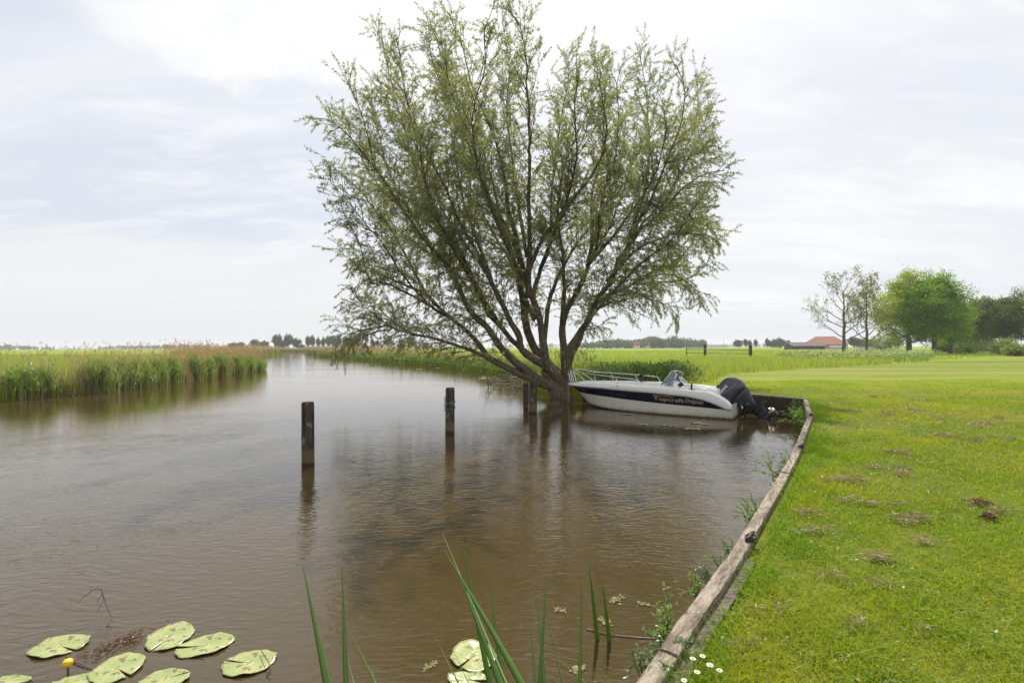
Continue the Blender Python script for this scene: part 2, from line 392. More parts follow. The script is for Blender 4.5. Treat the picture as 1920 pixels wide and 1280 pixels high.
class MB:
    """collects shapes, then becomes ONE mesh object"""
    def __init__(s): s.v = []; s.f = []; s.n = 0
    def add(s, V, F):
        V = np.asarray(V, float).reshape(-1, 3)
        for f in F: s.f.append(tuple(int(i) + s.n for i in f))
        s.v.append(V); s.n += len(V); return s
    def box(s, c, size, rot=None, bev=0.0):
        hx, hy, hz = (q / 2 for q in size)
        bm = bmesh.new(); bmesh.ops.create_cube(bm, size=1)
        for v in bm.verts: v.co = Vector((v.co.x * size[0], v.co.y * size[1], v.co.z * size[2]))
        if bev: bmesh.ops.bevel(bm, geom=list(bm.edges), offset=bev, segments=2, affect='EDGES', profile=.6)
        if rot is not None: bmesh.ops.transform(bm, matrix=rot.to_4x4(), verts=bm.verts)
        bm.verts.index_update()
        s.add([np.array(v.co) + np.array(c) for v in bm.verts], [[v.index for v in f.verts] for f in bm.faces]); bm.free(); return s
    def tube(s, pts, rad, sides=8, cap=True):
        P = np.asarray(pts, float); n = len(P); rad = np.broadcast_to(np.asarray(rad, float), (n,))
        T = np.gradient(P, axis=0); T /= np.linalg.norm(T, axis=1)[:, None] + 1e-9
        u = np.array([1., 0, 0]) if abs(T[0][0]) < .8 else np.array([0, 1., 0])
        V = []; a = np.arange(sides) / sides * 2 * math.pi
        for i in range(n):
            u = u - T[i] * u.dot(T[i]); u /= np.linalg.norm(u) + 1e-9; b = np.cross(T[i], u)
            V.append(P[i] + rad[i] * (np.cos(a)[:, None] * u + np.sin(a)[:, None] * b))
        F = []
        for i in range(n - 1):
            for j in range(sides):
                k = (j + 1) % sides
                F.append((i * sides + j, i * sides + k, (i + 1) * sides + k, (i + 1) * sides + j))
        if cap:
            F.append(tuple(range(sides))[::-1]); F.append(tuple((n - 1) * sides + j for j in range(sides)))
        return s.add(np.concatenate(V), F)
    def build(s, name, mat, parent=None, smooth=True, loc=None):
        me = bpy.data.meshes.new(name)
        V = np.concatenate(s.v) if s.v else np.zeros((0, 3))
        me.from_pydata(V.tolist(), [], s.f); me.materials.append(mat)
        if smooth: me.shade_smooth()
        o = bpy.data.objects.new(name, me); COL.objects.link(o)
        if loc is not None: o.location = loc
        if parent is not None: o.parent = parent
        return o


def sharp(o, ang=35):
    """smooth shading with hard edges kept"""
    me = o.data
    bm = bmesh.new(); bm.from_mesh(me)
    for e in bm.edges:
        if len(e.link_faces) == 2: e.smooth = e.calc_face_angle(0) < R(ang)
    bm.to_mesh(me); bm.free(); return o


def np_mesh(name, V, F, mat, parent=None, smooth=False):
    """V (N,3), F (M,k) arrays -> one mesh object"""
    V = np.ascontiguousarray(V, np.float32); F = np.ascontiguousarray(F, np.int32)
    me = bpy.data.meshes.new(name)
    me.vertices.add(len(V)); me.vertices.foreach_set('co', V.ravel())
    k = F.shape[1]
    me.loops.add(F.size); me.loops.foreach_set('vertex_index', F.ravel())
    me.polygons.add(len(F)); me.polygons.foreach_set('loop_start', np.arange(len(F), dtype=np.int32) * k)
    me.update(calc_edges=True); me.validate()
    if smooth: me.shade_smooth()
    me.materials.append(mat)
    o = bpy.data.objects.new(name, me); COL.objects.link(o)
    if parent is not None: o.parent = parent
    return o


def nrm(v): return v / (np.linalg.norm(v, axis=-1, keepdims=True) + 1e-9)


def leaf_quads(P, Dr, L, W, rg=rng, flat=False):
    """narrow diamond leaves: base P, direction Dr, length L, width W"""
    n = len(P); Dr = nrm(Dr)
    side = nrm(np.cross(Dr, rg.normal(size=(n, 3)) * (.08 if flat else 1) + ((0, 0, 1) if flat else (0, 0, 0))))
    L = np.broadcast_to(L, (n,))[:, None]; W = np.broadcast_to(W, (n,))[:, None]
    mid = P + Dr * L * .45
    V = np.stack([P, mid + side * W / 2, P + Dr * L, mid - side * W / 2], 1).reshape(-1, 3)
    return V, np.arange(4 * n).reshape(-1, 4)


def blades(P, H, W, lean, seg=2, rg=rng, az=None, curve=1.8):
    """grass blades: base P (n,3), height H, width W, lean = horizontal tip offset (n,2). quads then a tip, as quads"""
    n = len(P); H = np.broadcast_to(H, (n,)); W = np.broadcast_to(W, (n,))
    a = rg.uniform(0, 2 * math.pi, n) if az is None else az
    s = np.stack([np.cos(a), np.sin(a), np.zeros(n)], 1)
    rows = []
    for i in range(seg + 1):
        t = i / seg
        c = P.copy(); c[:, 2] += H * (t - .12 * t * t); c[:, :2] += lean * (t ** curve)
        wd = (W * (1 - t ** 1.6) * .5 + .0004)[:, None]
        rows.append(c - s * wd); rows.append(c + s * wd)
    V = np.stack(rows, 1)
    k = 2 * (seg + 1)
    F = []
    base = np.arange(n)[:, None] * k
    for i in range(seg):
        F.append(base + np.array([[2 * i, 2 * i + 1, 2 * i + 3, 2 * i + 2]]))
    return V.reshape(-1, 3), np.concatenate(F)


def join(parts):
    V = []; F = []; n = 0
    for v, f in parts:
        V.append(v); F.append(f + n); n += len(v)
    return np.concatenate(V), np.concatenate(F)


def smooth_path(P, n):
    """Catmull-Rom through the points, n samples"""
    P = np.asarray(P, float)
    Q = np.vstack([2 * P[0] - P[1], P, 2 * P[-1] - P[-2]])
    d = np.r_[0, np.cumsum(np.linalg.norm(np.diff(P, axis=0), axis=1))]
    s = np.linspace(0, d[-1], n); out = []
    for q in s:
        i = min(max(np.searchsorted(d, q, 'right') - 1, 0), len(P) - 2)
        t = (q - d[i]) / (d[i + 1] - d[i] + 1e-9)
        p0, p1, p2, p3 = Q[i:i + 4]
        out.append(.5 * ((2 * p1) + (-p0 + p2) * t + (2 * p0 - 5 * p1 + 4 * p2 - p3) * t * t + (-p0 + 3 * p1 - 3 * p2 + p3) * t ** 3))
    return np.array(out)


def fnoise(x, y, s=1.0, seed=0):
    r = np.random.default_rng(seed); o = 0
    for k in range(6):
        a = r.uniform(0, 6.28); f = s * r.uniform(.6, 2.2); o = o + np.sin((x * math.cos(a) + y * math.sin(a)) * f + r.uniform(0, 6.28))
    return o / 6 + .0


def inside(px, py, poly):
    c = np.zeros(len(px), bool); j = len(poly) - 1
    for i in range(len(poly)):
        xi, yi = poly[i][:2]; xj, yj = poly[j][:2]
        hit = ((yi > py) != (yj > py)) & (px < (xj - xi) * (py - yi) / (yj - yi + 1e-12) + xi)
        c ^= hit; j = i
    return c


# ------------------------------------------------------------------ ground and water
GZ = .47
beam_px = [(1193, 1275), (1228, 1230), (1285, 1146), (1326, 1096), (1361, 1048), (1390, 1002), (1416, 960), (1445, 917), (1482, 856), (1501, 812), (1515, 779), (1507, 748)]
beam_in = [at(x, y, .52)[:2] for x, y in beam_px]
d0 = nrm(beam_in[0] - beam_in[2])
beam_in = [beam_in[0] + d0 * 6, beam_in[0] + d0 * 1.2] + beam_in
beam_in = np.array(beam_in)
CORNER = beam_in[-1]
WALL_L = np.array([6.5, 14.45]); WALL_E = np.array([2.5, 17.35])
bank_r = [(2.5, 17.4), (1.5, 18.6), (.9, 22), (.6, 26), (-1.6, 34), (-4.5, 42), (-10.7, 54), (-21, 72), (-44, 111), (-70, 165), (-100, 235), (-150, 290)]
bank_l = [(-19.5, -12), (-19.2, 8), (-18.7, 17.7), (-18.1, 19.6), (-17.7, 21), (-18.3, 25), (-19.4, 31), (-20.9, 38), (-22.6, 44), (-27, 50), (-38, 62), (-52, 90), (-60, 115), (-69, 140), (-72, 152), (-88, 172), (-130, 215), (-170, 260)]
off = nrm(np.stack([np.gradient(beam_in[:, 1]), -np.gradient(beam_in[:, 0])], 1)) * .07
bank_edge = [tuple(p) for p in (beam_in + off)]
river = bank_edge + [tuple(WALL_L + np.array([.04, .06])), tuple(WALL_E + np.array([.04, .06]))] + bank_r[1:] + bank_l[::-1]
river = [Vector(p) for p in river]


def build_ground():
    S = 4000
    outer = [Vector((-S, -60)), Vector((S, -60)), Vector((S, S)), Vector((-S, S))]
    pts = outer + river
    n = len(river)
    edges = [(i, (i + 1) % 4) for i in range(4)] + [(4 + i, 4 + (i + 1) % n) for i in range(n)]
    for _ in range(700):
        q = Vector((random.uniform(-60, 90), random.uniform(-20, 130))); pts.append(q)
    for _ in range(300):
        q = Vector((random.uniform(-900, 900), random.uniform(-50, 1500))); pts.append(q)
    v, e, f, *_ = geometry.delaunay_2d_cdt(pts, edges, [], 0, 1e-4)
    poly = [tuple(p) for p in river]
    cen = np.array([[sum(v[i].x for i in t) / 3, sum(v[i].y for i in t) / 3] for t in f])
    ins = inside(cen[:, 0], cen[:, 1], poly)
    mb = MB()
    F = [t for t, k in zip(f, ins) if not k]
    mb.add([(p.x, p.y, GZ) for p in v], F)
    # banks go down under the water
    rv = [(p.x, p.y) for p in river]
    V = [(x, y, GZ) for x, y in rv] + [(x, y, -1.2) for x, y in rv]
    mb.add(V, [(i, (i + 1) % n, n + (i + 1) % n, n + i) for i in range(n)])
    o = mb.build('ground', M['ground'], smooth=False)
    bm = bmesh.new(); bm.from_mesh(o.data); bmesh.ops.delete(bm, geom=[q for q in bm.verts if not q.link_faces], context='VERTS')
    bmesh.ops.recalc_face_normals(bm, faces=bm.faces)
    for q in bm.faces:
        if abs(q.normal.z) > .9 and q.normal.z < 0: q.normal_flip()
    bm.to_mesh(o.data); bm.free()
    tag(o, kind='structure')
    wm = MB(); wm.add([(-700, -50, 0), (700, -50, 0), (700, 700, 0), (-700, 700, 0)], [(0, 1, 2, 3)])
    tag(wm.build('river_water', M['water'], smooth=False), kind='structure')


build_ground()


# ------------------------------------------------------------------ the willow
def build_willow():
    rg = np.random.default_rng(11)
    root = np.array([2.05, 18.1, 0.0])
    o = empty('willow_tree', tuple(root), 'big spreading willow with many leaning stems at the water edge behind the boat', 'tree')
    J = [(1072, 742), (1040, 715)]
    T = [  # (photo outline of each limb, depth at the tip, base radius)
        ([(1060, 737), (1000, 712), (930, 680), (898, 664), (871, 652), (830, 638), (790, 630), (762, 623), (741, 617), (716, 602), (692, 583), (668, 560), (655, 545)], -2.5, .20),
        ([(741, 617), (725, 612), (700, 614), (675, 620), (650, 627)], -.4, .03),
        ([(735, 616), (705, 622), (675, 637), (650, 658)], .6, .025),
        ([(1062, 737), (985, 703), (930, 678), (911, 664), (887, 634), (844, 596), (822, 577), (795, 547), (779, 519), (740, 454), (680, 377), (645, 340), (615, 318)], 2.6, .21),
        ([(795, 547), (740, 525), (669, 492), (640, 478), (625, 466)], 1.0, .07),
        ([(1064, 737), (1006, 707), (966, 680), (938, 653), (906, 612), (876, 580), (839, 508), (800, 465), (762, 415), (718, 350), (691, 306), (669, 230), (653, 180), (642, 145)], -3.2, .27),
        ([(718, 350), (680, 300), (640, 252), (605, 225), (585, 222)], -1.0, .06),
        ([(1066, 735), (1033, 694), (990, 664), (960, 637), (938, 612), (911, 580), (899, 547), (855, 470), (795, 383), (768, 306), (746, 230), (724, 153), (708, 82), (695, 48)], 3.6, .19),
        ([(1030, 690), (979, 658), (971, 628), (954, 596), (921, 525), (888, 465), (855, 410), (828, 350), (795, 284), (770, 225), (748, 165)], -4.2, .22),
        ([(1074, 735), (1040, 690), (1010, 660), (989, 619), (981, 566), (970, 513), (954, 460), (941, 428), (914, 388), (910, 372), (882, 301), (855, 230), (822, 164), (801, 98), (797, 50)], 2.4, .28),
        ([(1074, 735), (1040, 700), (1023, 675), (1015, 638), (1005, 587), (989, 539), (975, 494), (960, 433), (946, 391), (943, 355), (932, 295), (910, 235), (882, 164), (855, 60), (838, 18)], -2.2, .26),
        ([(1010, 600), (999, 560), (1013, 507), (1028, 467), (1031, 433), (1032, 400), (1036, 340), (1052, 225), (1068, 150), (1071, 90)], 3.5, .13),
        ([(989, 560), (989, 507), (991, 460), (991, 407), (992, 372), (995, 262), (992, 180), (986, 98), (968, 30), (942, 6)], -4.0, .16),
        ([(990, 480), (965, 330), (948, 219), (953, 137), (943, 40)], 4.4, .10),
        ([(986, 520), (1010, 476), (1036, 436), (1065, 402), (1085, 377), (1123, 328), (1143, 262), (1128, 150), (1122, 110)], -2.6, .12),
        ([(1070, 738), (1060, 690), (1056, 640), (1055, 606), (1066, 571), (1087, 537), (1103, 500), (1114, 460), (1116, 420), (1115, 355), (1134, 273), (1140, 150), (1130, 108)], 2.4, .23),
        ([(1055, 606), (1060, 561), (1060, 530), (1058, 486), (1052, 446), (1050, 390), (1065, 300), (1095, 230), (1120, 180)], -3.0, .14),
        ([(1070, 738), (1062, 680), (1068, 646), (1087, 619), (1106, 587), (1121, 553), (1140, 526), (1159, 486), (1183, 449), (1201, 407), (1222, 380), (1254, 306), (1282, 240), (1292, 170), (1280, 120)], -3.8, .22),
        ([(1178, 454), (1205, 380), (1218, 328), (1224, 246), (1216, 164), (1208, 100)], 2.5, .09),
        ([(1072, 738), (1066, 682), (1084, 646), (1095, 614), (1111, 582), (1132, 561), (1159, 547), (1185, 534), (1212, 521), (1240, 502), (1271, 492), (1314, 440), (1340, 390)], 3.6, .17),
        ([(1187, 445), (1243, 405), (1293, 355), (1336, 328), (1372, 320)], -2.0, .08),
        ([(1243, 405), (1290, 320), (1320, 260), (1338, 215)], .6, .06),
        ([(1185, 534), (1240, 530), (1290, 525), (1325, 500), (1345, 470)], -1.0, .06),
        ([(1111, 582), (1150, 565), (1200, 556), (1225, 556)], -2.0, .05),
        ([(1212, 521), (1260, 515), (1300, 535), (1318, 560)], -.8, .05), ([(1159, 547), (1220, 560), (1260, 580), (1275, 600)], 1.0, .05), ([(1140, 526), (1200, 470), (1270, 440), (1330, 440)], -3.0, .08), ([(1222, 380), (1290, 400), (1340, 420), (1355, 450)], 2.0, .06), ([(1254, 306), (1310, 290), (1350, 280)], 1.0, .05),
        ([(1103, 500), (1150, 420), (1185, 330), (1205, 270)], 2.6, .09),
        ([(921, 525), (870, 400), (845, 300), (830, 200), (815, 120)], 4.0, .10),
        ([(855, 470), (800, 420), (740, 380), (690, 330), (650, 262), (622, 210)], 3.4, .09),
        ([(844, 596), (780, 560), (720, 530), (690, 525), (665, 440), (640, 420)], -2.5, .08),
        ([(989, 539), (930, 420), (890, 300), (885, 200), (905, 110), (905, 40)], -5.0, .12),
        ([(1013, 507), (1060, 400), (1085, 300), (1085, 200), (1090, 135)], -5.0, .12),
        ([(1103, 500), (1160, 440), (1230, 350), (1260, 260), (1255, 190)], -5.0, .11),
        ([(938, 612), (880, 520), (830, 440), (790, 330), (780, 260)], -5.2, .12),
        ([(1020, 640), (1030, 560), (1075, 470), (1130, 400), (1170, 300), (1180, 210)], 5.0, .13),
        ([(960, 637), (900, 560), (840, 500), (790, 470), (730, 420), (700, 370)], 5.0, .12),
        ([(1000, 600), (960, 500), (920, 430), (880, 350), (860, 280)], 5.2, .12),
        ([(1087, 619), (1130, 570), (1200, 500), (1270, 440), (1320, 370)], -4.4, .10),
    ]
    # thinner stems filling the crown between the traced ones
    for (pp, dd, r0) in list(T):
        if len(pp) < 11: continue
        P_ = np.array(pp, float); k0 = int(len(P_) * rg.uniform(.38, .55)); Q_ = P_[k0:].copy(); u_ = np.linspace(0, 1, len(Q_))
        Q_[:, 0] = np.clip(Q_[:, 0], 650, 1330); Q_[:, 0] += rg.choice([-1, 1]) * rg.uniform(24, 46) * u_ ** .8; Q_[:, 1] += rg.uniform(5, 45) * u_
        T.append((Q_.tolist(), -dd * 1.1 * (1 if abs(dd) > 2.5 else 1.6), r0 * .32))
    # root stump
    st = MB()
    st.tube(smooth_path([root + (.20, .1, -.7), root + (.05, 0, -.1), root + (-.30, 0, .30), root + (-.85, 0, .72)], 8) - root, [.85, .66, .52, .42, .34, .28, .22, .14], 16)
    st.tube(smooth_path([root + (.30, .2, -.7), root + (.15, .1, 0), root + (.08, .1, .5), root + (.02, .1, 1.0)], 8) - root, [.8, .62, .52, .44, .38, .32, .26, .18], 16)
    st.tube(smooth_path([root + (.05, -.1, -.7), root + (-.15, -.1, -.1), root + (-.45, 0, .45), root + (-.85, .1, 1.1)], 8) - root, [.7, .54, .46, .40, .34, .28, .22, .16], 16)
    tr = st.build('trunk', M['bark'], o)
    tx = bpy.data.textures.new('bark_lumps', 'CLOUDS'); tx.noise_scale = .28
    LV = []; tw = MB(); twn = 0
    allleaf = []
    for li, (pp, dd, r0) in enumerate(T):
        pp = np.array(pp, float)
        kk = np.clip((600 - pp[:, 1]) / 250, 0, 1); pp[:, 0] = 985 + (pp[:, 0] - 985) * (1 - .035 * kk); pp[:, 1] += 10 * kk * np.clip((200 - pp[:, 1]) / 150, 0, 1)
        seg = np.r_[0, np.cumsum(np.linalg.norm(np.diff(pp, axis=0), axis=1))]; s = seg / seg[-1]
        main = pp[0][1] > 680
        if main:
            Ds = 18.05 + dd * s ** 1.15
        else:
            # start at the depth of a nearby longer limb
            Ds = None; best = 1e9
            for q, Dq in LV:
                k = np.argmin(np.linalg.norm(q - pp[0], axis=1)); dist = np.linalg.norm(q[k] - pp[0])
                if dist < best: best = dist; d0_ = Dq[k]
            Ds = d0_ + (dd if len(pp) > 4 else dd) * s
        W3 = np.array([atD(p[0], p[1], D) for p, D in zip(pp, Ds)])
        n = max(10, int(seg[-1] / 14))
        path = smooth_path(W3, n)
        ss = np.linspace(0, 1, n)
        wob = np.cumsum(rg.normal(0, .017, (n, 3)), axis=0); wob -= np.outer(ss, wob[-1]); path = path + wob
        LV.append((pp_interp(pp, s, ss), np.interp(ss, s, Ds)))
        rad = r0 * .64 * (1 - ss) ** 1.35 * (1 + .05 * rg.normal(size=n)) + .010
        if main: rad[:max(2, n // 8)] *= np.linspace(1.25, 1, max(2, n // 8))
        mb = MB(); mb.tube(path - root, rad, 10 if r0 > .1 else 7)
        mb.build('limb', M['bark'], o)
        # side branches, twigs and leaves
        length = np.linalg.norm(np.diff(path, axis=0), axis=1).sum()
        s0 = .19 if main else .12
        if li == 0: s0 = .40
        nb = int(length * (1 - s0) * 6.0)
        for b in range(nb):
            q = s0 + (1 - s0) * (b + rg.random()) / nb
            fi = q * (n - 1); i = min(int(fi), n - 2)
            P = path[i] + (path[i + 1] - path[i]) * (fi - i); Tn = nrm(path[i + 1] - path[i])
            rnd = rg.normal(size=3); rnd -= Tn * rnd.dot(Tn); rnd = nrm(rnd)
            L = (2.4 - 1.8 * max(q, .12)) * (.55 if q < .3 else 1.) * rg.uniform(.5, 1.25) * (1. if length > 5 else .75)
            d = nrm(Tn * (.85 + .35 * q) + rnd * .78 + np.array([0, 0, .12]))
            m = 7; br = [P]
            for k in range(m - 1):
                d = nrm(d + rg.normal(0, .10, 3) + np.array([0, 0, .02 if q > .5 else -.03])); br.append(br[-1] + d * L / (m - 1))
            br = np.array(br)
            tw.tube(br - root, np.linspace(.012 + .010 * (1 - q), .004, m), 4, cap=False)
            nt = max(3, int(L * 6.2))
            for c in range(nt):
                u = (.12 + .88 * (c + rg.random()) / nt) * (m - 1); i2 = min(int(u), m - 2)
                P2 = br[i2] + (br[i2 + 1] - br[i2]) * (u - i2); T2 = nrm(br[i2 + 1] - br[i2])
                d2 = nrm(T2 * .8 + rg.normal(0, .55, 3)); L2 = rg.uniform(.28, .72)
                hang = -.22 if P2[2] < 5.5 else (-.10 if P2[2] < 9 else -.02)
                pts = [P2]
                for k in range(4):
                    d2 = nrm(d2 + np.array([0, 0, hang]) + rg.normal(0, .07, 3)); pts.append(pts[-1] + d2 * L2 / 4)
                pts = np.array(pts)
                if twn < 12000: tw.tube((pts - root)[::2], [.0045, .0035, .002], 3, cap=False); twn += 1
                nl = int(L2 * 64) + 4
                uu = rg.random(nl) ** .8 * 3.999; ii = uu.astype(int); fr = (uu - ii)[:, None]
                LP = pts[ii] * (1 - fr) + pts[ii + 1] * fr
                LD = nrm(nrm(pts[ii + 1] - pts[ii]) * .75 + rg.normal(0, .55, (nl, 3)) + np.array([0, 0, -.22]))
                allleaf.append((LP, LD))
    # shoots round the foot of the trunk
    for _ in range(150):
        P = root + np.array([rg.uniform(-1.0, 1.0), rg.uniform(-.6, .8), rg.uniform(.7, 1.7)])
        d2 = nrm(rg.normal(0, .5, 3) + np.array([0, 0, .9])); L2 = rg.uniform(.2, .5)
        pts = P + np.outer(np.linspace(0, 1, 5), d2) * L2
        nl = 14; uu = rg.random(nl) * 3.999; ii = uu.astype(int); fr = (uu - ii)[:, None]
        allleaf.append((pts[ii] * (1 - fr) + pts[ii + 1] * fr, nrm(d2 + rg.normal(0, .7, (nl, 3)))))
    LP = np.concatenate([a for a, b in allleaf]); LD = np.concatenate([b for a, b in allleaf])
    k = len(LP); print('willow leaves', k)
    V, F = leaf_quads(LP - root, LD, rg.uniform(.07, .13, k), rg.uniform(.015, .027, k), rg)
    np_mesh('crown', V, F, M['willow'], o)
    tw.build('twigs', M['barktwig'], o)


def pp_interp(pp, s, ss):
    return np.stack([np.interp(ss, s, pp[:, 0]), np.interp(ss, s, pp[:, 1])], 1)


build_willow()


# ------------------------------------------------------------------ the boat
def build_boat():
    h = np.array([-.8156, .5786])
    rz = math.atan2(h[1], h[0])
    o = empty('motor_boat', (6.16, 13.18, 0), 'white open motor boat with navy side band and tilted grey outboard moored at the bank', 'boat', rz=rz)
    N = 40; t = np.linspace(0, 1, N)
    fb = np.interp(t, [0, .15, .3, .5, .65, .77, .86, .93, .975, 1], [.90, .95, .99, .97, .88, .73, .545, .34, .17, .012])
    # x along boat (0 stern), port = +y (left of heading)
    def lv(xb, fac, zx, zz, x0=0.0):
        x = x0 + (xb - x0) * t
        return np.stack([x, fb * fac, np.interp(x, zx, zz)], 1)
    keel = lv(4.35, 0.0, [0, 2.6, 3.6, 4.1, 4.35], [-.28, -.26, -.18, -.06, .02])
    chine = lv(4.55, .84, [0, 1.5, 2.6, 3.6, 4.2, 4.55], [-.05, -.04, -.02, .03, .09, .14])
    nb = lv(4.84, .92, [0, .15, 1.12, 2.15, 3.6, 4.75], [.255, .259, .298, .335, .400, .43])
    nt = lv(5.10, .965, [0, .14, .39, .69, 1.1, 2.1, 3.6, 4.93], [.258, .266, .375, .475, .545, .596, .63, .615])
    cb = lv(5.14, .985, [0, .14, .39, .69, 1.1, 2.1, 3.6, 4.93], [.268, .276, .385, .485, .555, .606, .64, .625])
    ce = lv(5.26, 1.01, [0, .14, .39, .69, 1.1, 2.1, 3.6, 4.93, 5.26], [.295, .31, .425, .53, .60, .65, .685, .665, .655])
    sh = lv(5.25, .985, [-.0, .05, .18, .36, .6, 1.3, 2.1, 3.3, 4.3, 4.9, 5.27], [.37, .42, .51, .625, .69, .735, .765, .775, .765, .72, .675])
    ct = lv(5.20, .93, [-.0, .05, .18, .36, .6, 1.3, 2.1, 3.3, 4.3, 4.9, 5.27], [.39, .44, .53, .645, .71, .755, .785, .795, .785, .735, .685])
    def strip(mb, curves, side):
        V = np.concatenate(curves).copy(); V[:, 1] *= side
        F = []
        for a in range(len(curves) - 1):
            for i in range(N - 1):
                q = (a * N + i, a * N + i + 1, (a + 1) * N + i + 1, (a + 1) * N + i)
                F.append(q if side < 0 else q[::-1])
        mb.add(V, F)
    hull = MB()
    for s in (1, -1): strip(hull, [keel, chine, nb], s)
    hull.add([nb[0] * (1, 1, 1), chine[0], keel[0], chine[0] * (1, -1, 1), nb[0] * (1, -1, 1)], [(0, 1, 2, 3, 4)])
    hull.add([nb[0], nb[0] * (1, -1, 1), (0, -.86, .40), (0, .86, .40)], [(0, 1, 2, 3)])
    ho = sharp(hull.build('hull', M['hull'], o), 28)
    for s in (1, -1):
        b = MB(); strip(b, [nb, nt], s); b.build('side_band', M['navy'], o)
    g = MB()
    for s in (1, -1):
        strip(g, [nt, cb, ce, sh, ct], s)
    # inner coaming and side decks
    inn = lv(4.60, .74, [0, .18, .36, .6, 1.3, 2.1, 3.3, 4.3, 4.7], [.39, .53, .645, .71, .755, .785, .80, .80, .80], .10)
    inl = inn.copy(); inl[:, 2] = .30
    for s in (1, -1): strip(g, [ct, inn, inl], s)
    g.add([ct[0], sh[0], ce[0], nt[0], nt[0] * (1, -1, 1), ce[0] * (1, -1, 1), sh[0] * (1, -1, 1), ct[0] * (1, -1, 1)], [(0, 1, 2, 3, 4, 5, 6, 7)])
    sharp(g.build('gunwale', M['deck'], o), 50)
    d = MB()
    fl = [inl, inl * (1, -1, 1)]
    V = np.concatenate(fl); d.add(V, [(i, i + 1, N + i + 1, N + i) for i in range(N - 1)])
    d.build('deck', M['deck'], o)
    # --- rails: a hoop at the bow running back along each side
    zt = lambda x: float(np.interp(x, ct[:, 0], ct[:, 2])); yb = lambda x: float(np.interp(x, ct[:, 0], ct[:, 1]))
    for s in (1, -1):
        r = MB()
        P = [(2.42, s * (yb(2.42) - .04), zt(2.42) - .01), (2.50, s * (yb(2.5) - .05), zt(2.5) + .15), (2.60, s * (yb(2.6) - .05), zt(2.6) + .17),
             (3.4, s * (yb(3.4) - .05), zt(3.4) + .22), (4.1, s * (yb(4.1) - .06), zt(4.1) + .27), (4.55, s * (yb(4.55) - .06), zt(4.55) + .32),
             (4.86, s * .21, zt(4.86) + .43), (5.10, s * .12, 1.14), (5.19, s * .085, 1.13), (5.20, s * .07, 1.06), (5.12, s * .06, zt(5.12) - .01)]
        r.tube(smooth_path(P, 60), .0105, 8)
        P = [(4.42, s * .30, zt(4.42) - .01), (4.72, s * .20, zt(4.7) + .22), (4.93, s * .12, 1.10), (5.03, s * .09, 1.14), (5.08, s * .08, 1.10), (4.98, s * .07, zt(4.98) - .01)]
        r.tube(smooth_path(P, 40), .0105, 8)
        for x in (3.22, 4.0):
            r.tube([(x - .10, s * (yb(x - .1) - .04), zt(x) - .01), (x, s * (yb(x) - .05), zt(x) + .20 + .04 * (x - 3.2))], .011, 8)
        r.build('bow_rail', M['chrome'], o)
    # --- console, windscreen, wheel
    c = MB()
    def prism(pr, y0, y1):
        n = len(pr); V = [(x, y0, z) for x, z in pr] + [(x, y1, z) for x, z in pr]
        return V, [tuple(range(n)), tuple(range(2 * n - 1, n - 1, -1))] + [(i, i + n, (i + 1) % n + n, (i + 1) % n) for i in range(n)]
    c.add(*prism([(2.00, .30), (1.95, .80), (1.72, .92), (1.60, .88), (1.48, .74), (1.42, .30)], -.12, .52))
    co = c.build('console', M['deck'], o, smooth=False)
    bv = co.modifiers.new('bevel', 'BEVEL'); bv.width = .03; bv.segments = 3
    ws = empty('windscreen', (0, 0, 0), None, None); ws.parent = o
    poly = [(1.90, .05, .81), (1.90, -.05, .81), (1.62, -.06, 1.19), (1.56, .10, 1.20), (1.56, .34, 1.20), (1.62, .50, 1.18), (1.92, .50, .80)]
    gl = MB()
    W = [(1.97, -.10, .80), (1.68, -.08, 1.20), (1.66, .46, 1.20), (1.97, .50, .80), (1.62, .55, .80), (1.50, .50, 1.14), (1.62, -.16, .80), (1.50, -.12, 1.14)]
    gl.add(W, [(0, 1, 2, 3), (3, 2, 5, 4), (1, 0, 6, 7)])
    go = gl.build('pane', M['glass'], ws, smooth=False)
    so_ = go.modifiers.new('thick', 'SOLIDIFY'); so_.thickness = .006
    fr = MB(); Wn = np.array(W)
    fr.tube(Wn[[6, 7, 1, 2, 5, 4]], .012, 8); fr.tube(Wn[[0, 1]], .009, 6); fr.tube(Wn[[3, 2]], .009, 6)
    fr.build('frame', M['chrome'], ws)
    sw = MB(); a = np.linspace(0, 2 * math.pi, 29)
    ctr = np.array([1.38, .22, .90]); e1 = np.array([0, 1, 0]); e2 = nrm(np.array([.70, 0, .75]))
    ringp = ctr + .185 * (np.cos(a)[:, None] * e1 + np.sin(a)[:, None] * e2)
    sw.tube(ringp, .014, 8, cap=False)
    for k in (0, 2.1, 4.2): sw.tube([ctr, ctr + .18 * (math.cos(k) * e1 + math.sin(k) * e2)], .008, 6)
    sw.tube([ctr + (.0, 0, 0), ctr + (.2, 0, -.16)], .03, 8)
    sw.build('steering_wheel', M['chrome'], o)
    hs = MB(); hs.tube([ctr + (.03, .0, -.03), ctr + (.17, 0, -.14)], [.07, .05], 12); hs.build('wheel_hub', M['black'], o)
    # --- seats and fittings
    s = MB(); s.box((.66, 0, .56), (.50, 1.1, .40), bev=.05); s.build('stern_seat', M['deck'], o)
    s = MB(); s.box((1.0, .05, .62), (.34, .55, .30), bev=.05); s.build('helm_seat', M['deck'], o)
    s = MB(); s.tube(np.array([(.46, .10, .70), (.46, .10, .78), (.46, .10, .83), (.46, .10, .86)]), [.06, .085, .07, .02], 12); s.build('fuel_cap', M['black'], o)
    s = MB(); s.tube([(1.02, .80, .74), (1.02, .80, .90)], [.022, .03], 10); s.tube([(1.02, .80, .735), (1.02, .80, .75)], [.09, .085], 14); s.build('rod_holder', M['black'], o)
